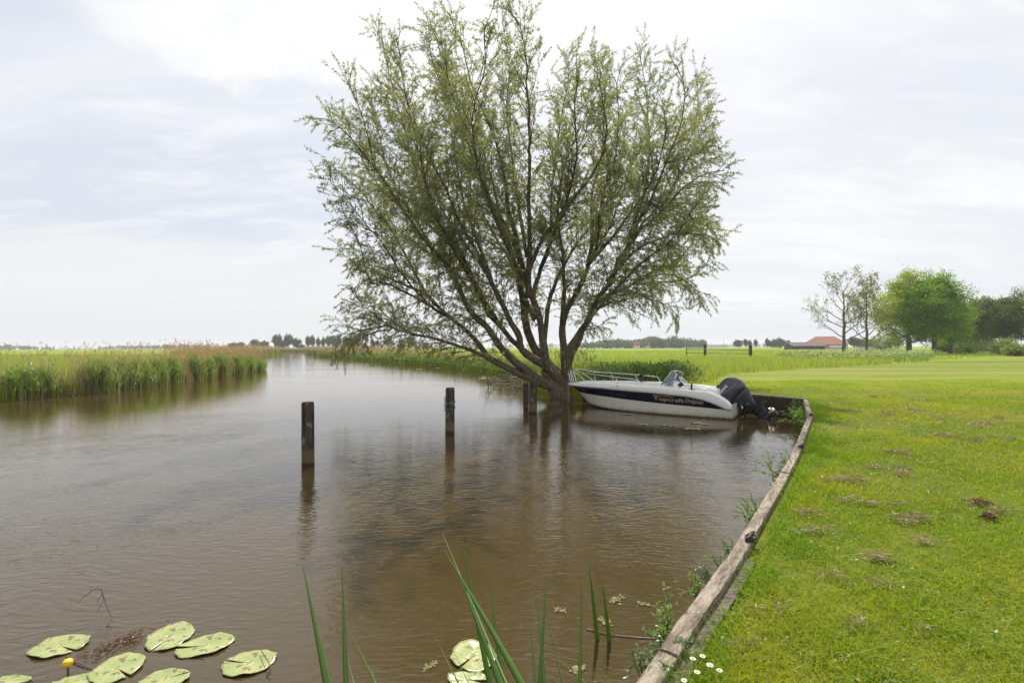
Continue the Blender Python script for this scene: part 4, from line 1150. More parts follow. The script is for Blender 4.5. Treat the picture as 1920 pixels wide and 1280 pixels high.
def old_reed(P, H, rg, width=.012):
    n = len(P); ln = rg.normal(0, 1, (n, 2)) * (H * .07)[:, None]
    stem = blades(P, H, width, ln, 1, rg, curve=1.2)
    T = P.copy(); T[:, 2] += H * .86; T[:, :2] += ln * .9
    return stem, T


def build_reeds():
    rg = np.random.default_rng(21)
    bl = np.array(bank_l); br = np.array(bank_r)
    # counted clumps along the near left bank: photo x of each, width, height, greenness
    cl = [(35, 58, 1.45, 0), (80, 40, 1.35, 0), (112, 0, 1.1, 1), (182, 50, 1.75, 0), (160, 30, 1.4, 1), (225, 40, 1.8, 0), (255, 42, 1.7, 0), (288, 34, 1.75, 0), (318, 30, 1.75, 0), (338, 22, 1.3, 1), (362, 26, 1.85, 0), (386, 24, 1.7, 0), (410, 26, 1.95, 0), (440, 30, 1.7, 0), (462, 24, 1.5, 0), (478, 16, 1.2, 0)]
    names = ['dense green reed clump at the far left edge above the water', 'low green reed clump right of the leftmost clump', 'brownish bent reed clump between two green clumps on the left bank', 'bright green bushy reed clump with pale broken stems at its foot', 'thin brown reed clump behind the bushy clump',
             'tall green reed clump with brown old stems in front', 'upright green reed clump standing right of the brown stems', 'wide green reed clump in the middle of the left bank', 'bright leafy reed clump with light tips in the middle of the left bank', 'short brown reed clump in a gap of the reed row',
             'narrow dark green reed clump right of the gap', 'soft green reed clump before the bend', 'tallest dark reed clump before the bend of the river', 'rounded leafy reed clump near the point of the bank', 'pale reed clump on the point of the bank', 'small low reed clump at the very tip of the point']
    tot = np.r_[0, np.cumsum(np.linalg.norm(np.diff(bl, axis=0), axis=1))]
    ss = np.linspace(0, tot[-1], 4000); B = np.stack([np.interp(ss, tot, bl[:, 0]), np.interp(ss, tot, bl[:, 1])], 1)
    bpx = 960 + FOC * B[:, 0] / np.maximum(B[:, 1], 3); near = (B[:, 1] > 14) & (B[:, 1] < 47)
    for (px, wpx, H, old), lab in zip(cl, names):
        idx = np.where(near)[0]; i = idx[np.argmin(abs(bpx[idx] - px))]; c = B[i]; D = c[1]
        rad = max(wpx, 26) / 2 / FOC * D * 1.05
        n = int(230 * max(rad, .35) / .5)
        P = np.stack([rg.normal(0, rad * .55, n), rg.normal(0, rad * .5, n), np.full(n, -.05)], 1)
        o = empty('reed_clump', (c[0] - .15, c[1] + .25, 0), lab, 'reeds', 'reed clumps along the left bank')
        hh = H * rg.uniform(.6, 1.05, n) * (1 - .25 * np.clip((P[:, 0] ** 2 + P[:, 1] ** 2) / (rad * rad), 0, 1))
        if not old:
            V, F = reed_stems(P, hh, rg, 8, .016 + .0004 * D, .45)
            np_mesh('green_stems', V, F, M['reed'], o)
        m = n // (1 if old else 3)
        P2 = np.stack([rg.normal(0, rad * .7, m), rg.normal(0, rad * .6, m), np.full(m, -.05)], 1); h2 = H * rg.uniform(.5, 1.25, m)
        V, F = blades(P2, h2, .010 + .0004 * D, rg.normal(0, 1, (m, 2)) * (h2 * .16)[:, None], 2, rg)
        np_mesh('old_stems', V, F, M['reedold'], o)
    # continuous bed behind and between (uncountable)
    def bed(path, s0, s1, dens, off0, off1, Hm, name, label, side, oldfrac, greenfrac, lwk=1.0, gm='reed', taper=None):
        P = []; d = np.r_[0, np.cumsum(np.linalg.norm(np.diff(path, axis=0), axis=1))]
        n = int((s1 - s0) * dens); s = rg.uniform(s0, s1, n)
        X = np.stack([np.interp(s, d, path[:, 0]), np.interp(s, d, path[:, 1])], 1)
        X2 = np.stack([np.interp(s + .5, d, path[:, 0]), np.interp(s + .5, d, path[:, 1])], 1); T = nrm(X2 - X)
        Nn = np.stack([-T[:, 1], T[:, 0]], 1) * side
        P = X + Nn * rg.uniform(off0, off1, n)[:, None]; P = np.concatenate([P, np.full((n, 1), .05)], 1); D = P[:, 1]
        H = Hm * rg.uniform(.65, 1.15, n) * (1 + .28 * fnoise(P[:, 0], P[:, 1], .8, 3)); H = H * (1 if taper is None else np.interp(s, taper, [1, .42]))
        g = rg.random(n) < greenfrac
        if g.any():
            V, F = reed_stems(P[g], H[g] * .8, rg, 5, (.014 + .0005 * D[g].mean()) * lwk, .42)
            tag(np_mesh(name, V, F, M[gm]), kind='stuff', label='green ' + label, cat='reeds')
        k = rg.random(n) < oldfrac
        if k.any():
            st, T_ = old_reed(P[k], H[k] * rg.uniform(.85, 1.25, k.sum()), rg, (.008 + .0005 * D[k].mean()) * lwk)
            tag(np_mesh('old_' + name, *st, M['reedold']), kind='stuff', label='brown last-year ' + label, cat='reeds')
            m = len(T_); Q = np.repeat(T_, 3, 0); Q[:, 2] += rg.uniform(0, .2, 3 * m)
            V, F = leaf_quads(Q, rg.normal(0, .35, (3 * m, 3)) + (.3, 0, 1), .16, (.012 + .0006 * np.repeat(D[k], 3)) * lwk, rg)
            tag(np_mesh('reed_plumes', V, F, M['reedplume']), kind='stuff', label='brown plumes over the ' + label, cat='reeds')
    dL = np.r_[0, np.cumsum(np.linalg.norm(np.diff(bl, axis=0), axis=1))]
    iL = lambda k: dL[k]
    bed(bl, iL(1) + 3, iL(8), 75, -.35, 1.4, 1.60, 'reed_bed', 'reeds filling the left bank behind the clumps', 1, 1.0, .10)
    bed(bl, iL(6), iL(9), 110, .2, 2.6, 1.95, 'reed_point', 'tall reeds on the point of the left bank', 1, .85, .12, taper=(iL(7), iL(8) + 2))
    bed(bl, iL(7), iL(9) + 1, 55, -.3, 1.0, 1.25, 'point_reeds', 'leafy reeds round the tip of the left point', 1, 0, 1, taper=(iL(7), iL(8) + 1))
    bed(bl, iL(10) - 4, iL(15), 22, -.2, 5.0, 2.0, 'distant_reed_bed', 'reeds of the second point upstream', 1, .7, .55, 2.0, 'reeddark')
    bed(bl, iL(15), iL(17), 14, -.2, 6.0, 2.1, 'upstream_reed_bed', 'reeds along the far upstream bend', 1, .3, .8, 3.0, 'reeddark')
    # right bank, beyond the willow
    dR = np.r_[0, np.cumsum(np.linalg.norm(np.diff(br, axis=0), axis=1))]
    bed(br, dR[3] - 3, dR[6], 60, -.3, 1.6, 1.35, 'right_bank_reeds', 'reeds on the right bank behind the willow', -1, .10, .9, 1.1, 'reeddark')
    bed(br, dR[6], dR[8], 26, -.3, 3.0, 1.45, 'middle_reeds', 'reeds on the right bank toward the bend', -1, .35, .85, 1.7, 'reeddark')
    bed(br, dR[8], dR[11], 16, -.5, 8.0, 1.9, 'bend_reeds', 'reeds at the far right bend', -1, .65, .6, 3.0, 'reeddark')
    bed(br, dR[7], dR[10], 12, 6, 22.0, 2.1, 'back_reeds', 'brown reeds lying behind the right bank', -1, 1.0, .0, 2.6)
    # grasses of the right bank meadow edge
    n = 16000; s = rg.uniform(dR[2], dR[8], n); X = np.interp(s, dR, br[:, 0]); Y = np.interp(s, dR, br[:, 1])
    X = X + rg.uniform(.8, 9, n); P = np.stack([X, Y, np.full(n, GZ - .02)], 1); H = rg.uniform(.3, .8, n)
    V, F = blades(P, H, .012 + .0011 * Y, rg.normal(0, .15, (n, 2)), 2, rg)
    tag(np_mesh('bank_grass', V, F, M['tallgrass']), kind='stuff', label='green grass on the right bank left of the willow', cat='grass')
    # brown brushwood lying at the foot of the willow
    mb = MB()
    for _ in range(90):
        c = np.array([rg.uniform(-1.3, 1.2), rg.uniform(20.5, 25), rg.uniform(.05, .5)]); d = nrm(rg.normal(0, 1, 3) * (1, .6, .35)); L = rg.uniform(.4, 1.3)
        mb.tube([c - d * L / 2, c + rg.normal(0, .06, 3), c + d * L / 2], [.012, .014, .006], 4, cap=False)
    tag(mb.build('brushwood_pile', M['stalk']), 'tangle of dead brown branches lying at the water edge under the left willow limbs', 'branches')
    # left field: pale grass strip behind the reeds
    n = 26000; y = 14 + 90 * rg.random(n) ** 1.6; x = -y * rg.uniform(.55, 1.2, n); edge = np.interp(y, bl[:11, 1], bl[:11, 0]); k = (x < edge - 1.0); x, y = x[k], y[k]; m = len(x)
    P = np.stack([x, y, np.full(m, GZ)], 1); V, F = blades(P, rg.uniform(.3, .75, m), .010 + .0008 * y, rg.normal(0, .12, (m, 2)), 2, rg)
    tag(np_mesh('field_grass', V, F, M['tallgrass']), kind='stuff', label='long grass on the left field behind the reeds', cat='grass')


build_reeds()


# ------------------------------------------------------------------ trees
def grow(H, crown_r, crown_z0, r0, rg, nl, depth=4, up=.25, lean=(0, 0), first=.25, ratio=.62, spread=.75):
    """trunk tubes + branch tip points"""
    mb = MB(); tips = []
    def branch(P, d, L, r, lev):
        m = 6 if lev < 2 else 4; pts = [P]
        for k in range(m - 1):
            d = nrm(d + rg.normal(0, .10, 3) + np.array([0, 0, up * .12])); pts.append(pts[-1] + d * L / (m - 1))
        pts = np.array(pts); mb.tube(pts, np.linspace(r, r * .55, m), 8 if lev < 2 else 4, cap=False)
        if lev >= depth: tips.append(pts[-1]); tips.append(pts[-2]); return
        n = nl if lev else nl + 2
        for c in range(n):
            u = (.35 + .65 * (c + rg.random()) / n) * (m - 1); i = min(int(u), m - 2); Q = pts[i] + (pts[i + 1] - pts[i]) * (u - i)
            s = rg.normal(0, 1, 3); s -= d * s.dot(d); s = nrm(s)
            branch(Q, nrm(d * .7 + s * spread + np.array([0, 0, up])), L * ratio * rg.uniform(.75, 1.2), r * .5, lev + 1)
        branch(pts[-1], d, L * .62, r * .5, lev + 1)
    # leader trunk with side limbs
    m = 12; top = H * .86; pts = [np.array([0, 0, -.1])]
    for k in range(1, m): pts.append(np.array([lean[0] * k / m + rg.normal(0, .05), lean[1] * k / m + rg.normal(0, .05), top * k / (m - 1)]))
    pts = np.array(pts); mb.tube(pts, r0 * (1 - np.linspace(0, .9, m)) + .02, 10)
    nb = 16
    for k in range(nb):
        f = crown_z0 / top + (1 - crown_z0 / top) * (k + .5) / nb; u = f * (m - 1); i = min(int(u), m - 2); P = pts[i] + (pts[i + 1] - pts[i]) * (u - i)
        a = k * 2.4 + rg.normal(0, .3); hh = (P[2] - crown_z0) / (H - crown_z0 + 1e-6)
        L = crown_r * (.62 - .30 * hh) * rg.uniform(.85, 1.1)
        branch(P, nrm(np.array([math.cos(a), math.sin(a), .45 + .8 * hh])), L, r0 * .42 * (1 - .6 * f), 1)
    return mb, np.array(tips)


def tree(name, loc, H, crown_r, z0, r0, mat, label, seed, nleaf=26, ls=.22, fill=900, spread_leaf=.45, bare=False, group=None, depth=3, nl=3, bark='bark2', up=.25, squash=1.0):
    rg = np.random.default_rng(seed)
    o = empty(name, tuple(loc), label, 'tree' if 'bush' not in name else 'bush', group)
    mb, tips = grow(H, crown_r, z0, r0, rg, nl, depth, up)
    mb.build('trunk', M[bark], o)
    if bare:
        k = rg.random(len(tips)) < .8; tips = tips[k]; n = nleaf
        C_ = np.repeat(tips, n, 0); P = C_ + rg.normal(0, .16, C_.shape)
    else:
        C_ = np.repeat(tips, nleaf, 0); P = C_ + rg.normal(0, spread_leaf, C_.shape) * (1, 1, .75)
        # lumps of leaves in an ellipsoid shell for a full crown
        nl_ = fill // 80; u = nrm(rg.normal(size=(nl_, 3))) * (rg.uniform(.45, 1.10, (nl_, 1)))
        cz = (H + z0) / 2; rzv = (H - z0) / 2
        cc = u * (crown_r * .9, crown_r * .9, rzv * .95) + (0, 0, cz)
        cc *= 1 + .06 * rg.normal(size=(nl_, 1))
        C2 = np.repeat(cc, 80, 0); P = np.concatenate([P, C2 + rg.normal(0, spread_leaf * 1.35, C2.shape) * (1, 1, .62)])
    n = len(P)
    V, F = leaf_quads(P, rg.normal(0, 1, (n, 3)) + (0, 0, -.2), ls * rg.uniform(.6, 1.3, n), ls * .7 * rg.uniform(.6, 1.2, n), rg)
    np_mesh('crown', V, F, M[mat], o)
    return o


def build_trees():
    D = 74; b = atD(1582, 664, D); b[2] = GZ
    tree('thin_tree', b, 11.6, 5.6, 2.0, .26, 'sparse', 'nearly bare thin tree with a straight trunk standing leftmost of the right-hand trees', 31, 3, .24, bare=True, depth=4, nl=2, up=.30)
    D = 80; b = atD(1625, 660, D); b[2] = GZ
    tree('thin_tree', b, 12.0, 4.2, 1.8, .24, 'sparse', 'half bare forked thin tree between the barest tree and the green trees', 32, 5, .25, bare=True, depth=4, nl=2, up=.45)
    D = 84; b = atD(1704, 657, D); b[2] = GZ
    tree('maple_tree', b, 13.2, 5.8, 1.7, .42, 'maple', 'broad yellow green leafy tree with a thick grey trunk', 33, 22, .27, 22000, .42)
    D = 80; b = atD(1751, 663, D); b[2] = GZ
    tree('maple_tree', b, 12.4, 4.7, 2.2, .36, 'maple2', 'rich green leafy tree overlapping the yellow green tree on its right', 34, 20, .27, 19000, .42)
    D = 86; b = atD(1783, 661, D); b[2] = GZ
    tree('maple_tree', b, 9.2, 3.2, 1.9, .30, 'maple2', 'lower green tree right of the rich green tree, over the shaded lawn', 35, 14, .27, 10000, .42)
    dk = [(1862, 655, 92, 9.9, 4.6, 'dark gnarled garden tree before the hidden house', 36, 'darkleaf'), (1830, 652, 104, 10.0, 4.4, 'dark tree squeezed between the green tree and the gnarled tree', 37, 'bushleaf'), (1935, 655, 88, 10.9, 5.2, 'tall dark tree cut by the right picture edge', 38, 'darkleaf'), (1800, 650, 112, 8.4, 4.5, 'low dark tree in the shade behind the green trees', 39, 'darkleaf')]
    for (px, py, D, H, cr, lab, sd, mt) in dk:
        b = atD(px, py, D); b[2] = GZ
        tree('garden_tree', b, H, cr, 1.6, .30, mt, lab, sd, 18, .28, 10000, .42, bark='bark')
    rg = np.random.default_rng(40)
    for (px, py, D, wd, H, lab, mt) in [(1882, 655, 74, 3.4, 2.6, 'rounded pale green bush at the garden edge on the right', 'bushleaf'), (1905, 660, 66, 3.0, 1.5, 'low wide bush at the lawn edge at the right picture edge', 'bushleaf'), (1812, 654, 88, 5.0, 2.2, 'dark hedge bush in the shade behind the green trees', 'darkleaf'), (1655, 650, 110, 6.0, 4.4, 'loose bush between the two green trunks and the thin trees', 'bushleaf'), (1770, 652, 100, 4.0, 2.4, 'dark low bush between the green tree trunks', 'darkleaf')]:
        b = atD(px, py, D); b[2] = GZ; n = 2600
        o = empty('garden_bush', tuple(b), lab, 'bush')
        cc = nrm(rg.normal(size=(60, 3))) * rg.uniform(.3, 1, (60, 1)) * (wd / 2, wd / 2, H * .5) + (0, 0, H * .48)
        Q = np.repeat(cc, n // 60, 0); Q = Q + rg.normal(0, .28, Q.shape); Q[:, 2] = abs(Q[:, 2])
        V, F = leaf_quads(Q, rg.normal(0, 1, Q.shape), .24, .16, rg); np_mesh('crown', V, F, M[mt], o)
        mb = MB()
        for k in range(5): mb.tube([(0, 0, -.1), (rg.normal(0, wd * .12), rg.normal(0, wd * .12), H * .4), (rg.normal(0, wd * .25), rg.normal(0, wd * .25), H * .8)], [.05, .04, .015], 5)
        mb.build('stems', M['bark'], o)
    # far trees: prototypes copied
    protos = []
    for k, (H, cr, z0, sh) in enumerate([(10, 4.6, 2.0, 1), (11, 3.4, 3.2, 1), (9, 5.4, .6, 1)]):
        rg = np.random.default_rng(60 + k)
        mb = MB(); mb.tube([(0, 0, -.2), (.1, 0, H * .4), (0, .1, H * .8)], [.32, .25, .08], 6)
        n = 90; cc = nrm(rg.normal(size=(n, 3))) * rg.uniform(.35, 1, (n, 1)) * (cr, cr, (H - z0) / 2) + (0, 0, (H + z0) / 2)
        Q = np.repeat(cc, 16, 0); Q = Q + rg.normal(0, .55, Q.shape)
        protos.append((mb, leaf_quads(Q, rg.normal(0, 1, Q.shape), .95, .8, rg)))
    meshes = []
    first = {}
    def far(kind, px, pyt, pyb, D, label, group, wide=1.0):
        b = atD(px, pyb, D); b[2] = GZ; top = atD(px, pyt, D)[2]; s = (top - GZ) / [10, 11, 9][kind]
        if kind not in first:
            o = empty('far_tree', tuple(b), label, 'tree', group)
            t_ = protos[kind][0].build('trunk', M['bark'], o); c_ = np_mesh('crown', *protos[kind][1], M['farleaf'], o)
            first[kind] = (t_.data, c_.data)
        else:
            o = empty('far_tree', tuple(b), label, 'tree', group)
            for nm, me in zip(('trunk', 'crown'), first[kind]):
                c_ = bpy.data.objects.new(nm, me); COL.objects.link(c_); c_.parent = o
        wide *= .62 if kind == 1 else .82; o.scale = (s * wide, s * wide, s); o.rotation_euler = (0, 0, px * 1.7)
    g = 'far trees beyond the river'
    rows = [(2, 438, 642, 'low far tree at the left end of the grove beyond the bend', 1.6), (0, 452, 641, 'small round far tree beside the low one beyond the bend', 1.3), (0, 478, 636, 'rounded far tree left of the bigger pair beyond the bend', 1.2), (2, 495, 638, 'bushy far tree in front of the grove beyond the bend', 1.1),
            (1, 520, 628, 'tall airy far tree in the grove, left one of the pair', 1.5), (1, 540, 628, 'tall airy far tree in the grove, right one of the pair', 1.5), (2, 528, 638, 'dense low far tree under the tall pair', 1.4), (0, 556, 634, 'far tree closing the grove on its right side', 1.1), (2, 565, 645, 'tiny far bush right of the grove', 1.5),
            (1, 578, 631, 'first slim far tree right of the river gap', 1.1), (1, 586, 630, 'second slim far tree right of the river gap', 1.0), (1, 597, 634, 'slim far tree standing alone right of the first two', 1.0), (1, 606, 633, 'slim far tree beside the lone slim one', 1.0), (1, 616, 631, 'left tree of the row behind the brown reeds', 1.1), (1, 624, 630, 'second tree of the row behind the brown reeds', 1.1), (1, 634, 629, 'tallest tree of the row behind the brown reeds', 1.2), (1, 648, 631, 'tree of the row next to the rounded dark one', 1.2), (2, 660, 632, 'rounded dark far tree at the end of the row', 1.3), (2, 676, 642, 'low far tree right of the rounded dark one', 1.8),
            (1, 700, 637, 'far tree just under the lowest willow limb', 1.1), (1, 708, 638, 'second far tree under the lowest willow limb', 1.1), (0, 730, 634, 'far tree under the twigs of the lowest limb', 1.0), (0, 773, 633, 'isolated round far tree seen through the willow twigs', 1.0), (2, 795, 643, 'low far bush seen between willow limbs', 1.4)]
    for (k, px, pyt, lab, wd) in rows: far(k, px, pyt, 652, 380, lab, g, wd)
    g2 = 'far trees beyond the meadow'
    rows = [(0, 1384, 637, 'rounded far tree, leftmost of the row beyond the fence gate', 1.4), (1, 1398, 636, 'slim far tree in the row beyond the fence gate', 1.2), (1, 1406, 638, 'second slim far tree in the row beyond the fence gate', 1.2), (1, 1417, 637, 'third slim far tree in the row beyond the fence gate', 1.2), (1, 1439, 635, 'airy far tree left of the dense one near the barn', 1.3), (2, 1461, 633, 'dense rounded far tree near the low barn', 1.3), (2, 1449, 638, 'low far tree between the airy one and the dense one', 1.3), (1, 1479, 638, 'small far tree just left of the low barn', 1.0)]
    for (k, px, pyt, lab, wd) in rows: far(k, px, pyt, 649, 360, lab, g2, wd)
    g3 = 'trees round the farm'
    rows = [(0, 1602, 632, 'farm tree just right of the red roof', 1.3), (2, 1620, 634, 'dark farm tree behind the forked thin tree', 1.3), (0, 1680, 632, 'farm tree right of the grey gabled house', 1.3), (2, 1535, 641, 'low farm tree left of the red roof', .8)]
    for (k, px, pyt, lab, wd) in rows: far(k, px, pyt, 648, 250, lab, g3, wd)
    # far woods that read as one mass
    def wood(name, label, x0, x1, pyb, D, tops, n):
        rg = np.random.default_rng(int(abs(x0)) + 5); parts = []
        for _ in range(n):
            px = rg.uniform(x0, x1); ty = np.interp(px, [q[0] for q in tops], [q[1] for q in tops]) + abs(rg.normal(0, 1.6)); Dd = D * rg.uniform(.97, 1.10)
            b = atD(px, pyb, Dd); H = max(atD(px, ty, Dd)[2] - GZ, 1.5); r = H * rg.uniform(.35, .6)
            cc = nrm(rg.normal(size=(14, 3))) * rg.uniform(.3, 1, (14, 1)) * (r, r, H * .5) + (b[0], b[1], GZ + H * .5)
            Q = np.repeat(cc, 9, 0); Q = Q + rg.normal(0, H * .06, Q.shape); Q[:, 2] = np.maximum(Q[:, 2], GZ)
            parts.append(leaf_quads(Q, rg.normal(0, 1, Q.shape), H * .13, H * .10, rg))
        V, F = join(parts); tag(np_mesh(name, V, F, M['farleaf']), kind='stuff', label=label, cat='wood')
    wood('far_wood', 'distant wood along the meadow right of the willow', 1088, 1322, 649, 470, [(1088, 642), (1140, 636), (1155, 633), (1180, 637), (1215, 632), (1222, 629), (1245, 635), (1265, 629), (1285, 634), (1305, 635), (1322, 636)], 260)
    wood('far_wood_line', 'hazy distant tree line along the left horizon', -60, 108, 656, 800, [(-60, 645), (20, 645), (50, 647), (95, 649), (108, 653)], 110)
    wood('far_wood_line', 'thin hazy tree line behind the left reeds', 108, 395, 655, 900, [(108, 652), (190, 651), (200, 648), (240, 646), (300, 645), (350, 644), (390, 645), (395, 646)], 170)
    wood('far_wood_line', 'thin hazy tree line behind the right bank and the willow', 570, 1100, 652, 1000, [(570, 648), (700, 646), (900, 644), (1000, 643), (1100, 641)], 170)
    wood('far_wood_line', 'thin hazy tree line beyond the fence gate', 1310, 1500, 649, 1000, [(1310, 641), (1350, 644), (1420, 643), (1500, 642)], 90)


build_trees()


# ------------------------------------------------------------------ farm, houses, field gate
def gable(name, px0, px1, D, eave, ridge, roofmat, wallmat, label, depth=10, windows=0, rz=0.0, chimney=False, hip=0.0):
    a, b = atD(px0, 650, D), atD(px1, 650, D); Wd = b[0] - a[0]; c = ((a[0] + b[0]) / 2, D + depth / 2, GZ)
    o = empty(name, c, label, 'building', None, rz); w2, d2 = Wd / 2, depth / 2
    mb = MB(); mb.box((0, 0, eave / 2 - .3), (Wd * .96, depth * .94, eave + .6 - .01)); mb.build('wall', M[wallmat], o, smooth=False)
    hx = w2 * hip; ov = .35
    V = [(-w2 - ov, -d2 - ov, eave), (w2 + ov, -d2 - ov, eave), (w2 + ov, d2 + ov, eave), (-w2 - ov, d2 + ov, eave), (-w2 - ov + hx, 0, ridge), (w2 + ov - hx, 0, ridge)]
    r = MB(); r.add(V, [(0, 1, 5, 4), (2, 3, 4, 5), (1, 2, 5), (3, 0, 4), (3, 2, 1, 0)]); ro = r.build('roof', M[roofmat], o, smooth=False)
    for k in range(windows):
        x = -w2 * .8 + (k + .5) * Wd * .8 / windows
        f = MB(); f.box((x, -depth * .47 - .03, eave * .55), (1.2, .06, 1.3)); fo = f.build('window', M['wallwhite'], o, smooth=False)
        p = MB(); p.box((x, -depth * .47 - .07, eave * .55), (1.0, .02, 1.1)); p.build('pane', M['pane'], fo, smooth=False)
    if chimney:
        ch = MB(); ch.box((w2 * .4, 0, ridge + .4), (.7, .7, 1.6)); ch.build('chimney', M['wallbrick'], ro, smooth=False)
    return o


def build_farm():
    gable('farmhouse', 1538, 1592, 232, 2.3, 6.3, 'roofred', 'wallbrick', 'farmhouse with a big red tiled hipped roof behind the bare thin tree', 14, 3, hip=.38)
    gable('barn', 1487, 1551, 222, 1.6, 3.4, 'roofdark', 'walldark', 'long low grey barn left of the red roofed farmhouse', 8, 0)
    gable('shed', 1558, 1590, 214, 1.0, 1.9, 'roofgrey', 'wallwhite', 'low pale shed in front of the red roof', 4, 0)
    gable('gabled_house', 1638, 1666, 205, 1.3, 4.4, 'roofdark', 'wallwhite', 'grey gabled house seen under the yellow green tree', 10, 2, rz=.25)
    gable('garden_house', 1805, 1862, 116, 2.6, 5.2, 'roofgrey', 'wallbrick', 'brick house half hidden behind the dark garden trees', 9, 3, chimney=True)
    gable('distant_house', 1188, 1200, 452, 2.6, 6.5, 'roofred', 'wallwhite', 'white distant house with a red roof in front of the wood', 6, 0)
    gable('distant_house', 1211, 1219, 454, 2.4, 5.8, 'roofred', 'wallwhite', 'smaller distant house with a red roof right of the white one', 6, 0)
    gable('distant_shed', 1325, 1368, 700, 3.2, 5.0, 'roofgrey', 'wallwhite', 'long white distant shed on the horizon beyond the fence gate', 12, 0)
    gable('distant_barn', 412, 447, 420, 2.2, 3.6, 'roofgrey', 'wallwhite', 'low pale distant barn left of the grove beyond the bend', 10, 0)
    # mast on the horizon
    b = atD(1357, 649, 600); m = MB(); m.tube([(0, 0, 0), (0, 0, 11)], [.22, .12], 6); m.box((0, 0, 10.2), (1.2, .1, .1)); o = m.build('mast', M['roofgrey'], loc=(b[0], b[1], GZ)); tag(o, 'thin mast on the horizon beyond the fence gate', 'mast')
    # field gate
    D = 66; pl = atD(1322, 650, D + 2); pr = atD(1407, 650, D)
    root = empty('field_gate', (pr[0], pr[1], GZ), 'low field gate of two dark posts and a long rail in the rough grass', 'gate')
    for p, hgt, wd in ((pl, 1.75, .30), (pr, 1.55, .34)):
        b = MB(); b.box((p[0] - pr[0], p[1] - pr[1], hgt / 2 - .1), (wd, wd, hgt + .2), bev=.03); b.build('gate_post', M['post'], root, smooth=False)
    q0 = np.array([pl[0] - pr[0] - 2.6, pl[1] - pr[1], 0]); q1 = np.array([0, 0, 0.])
    rl = MB(); rl.tube([q0 + (0, 0, 1.1), q1 + (0, -.2, .98)], .055, 8); rl.build('top_rail', M['beam'], root)
    rl = MB(); rl.tube([q0 + (0, 0, .55), q1 + (0, -.2, .45)], .035, 6); rl.build('lower_rail', M['beamdark'], root)
    b = MB(); b.box((q0[0], q0[1], .55), (.10, .10, 1.3)); b.build('thin_post', M['beamdark'], root, smooth=False)


build_farm()


# ------------------------------------------------------------------ water plants in front
def pad_mesh(name, loc, L, Wd, ang, seed, notch=.5, ripple=.012, label=None, group=None, tilt=(0, 0), nd=0.):
    rg = np.random.default_rng(seed); n = 72; rings = [0, .25, .5, .72, .88, 1.0]; V = []
    a = np.linspace(notch * .5, 2 * math.pi - notch * .5, n) + nd; ripple = ripple * min(L, .4) / .4
    ph = rg.uniform(0, 6.28, 3)
    for rr in rings:
        ed = 1 + .03 * np.sin(5 * a + ph[0]) + .02 * np.sin(11 * a + ph[1])
        zz = .006 + rr ** 3 * ripple * (np.sin(3 * a + ph[2]) * .6 + np.sin(7 * a + ph[0]) * .35 + .6)
        V.append(np.stack([rr * ed * np.cos(a) * L / 2 - (1 - rr) * 0, rr * ed * np.sin(a) * Wd / 2, np.maximum(zz, .005)], 1))
    V[0][:, 0] = -.0; V = np.concatenate(V)
    V[:, 2] += np.maximum(0, V[:, 0] * tilt[0] + V[:, 1] * tilt[1])
    F = [(k * n + j, k * n + j + 1, (k + 1) * n + j + 1, (k + 1) * n + j) for k in range(len(rings) - 1) for j in range(n - 1)]
    mb = MB(); mb.add(V, F); o = mb.build('lily_pad', M['pad'], loc=loc); o.rotation_euler = (0, 0, ang)
    so_ = o.modifiers.new('thickness', 'SOLIDIFY'); so_.thickness = .0012
    return tag(o, label, 'lily pad', group)


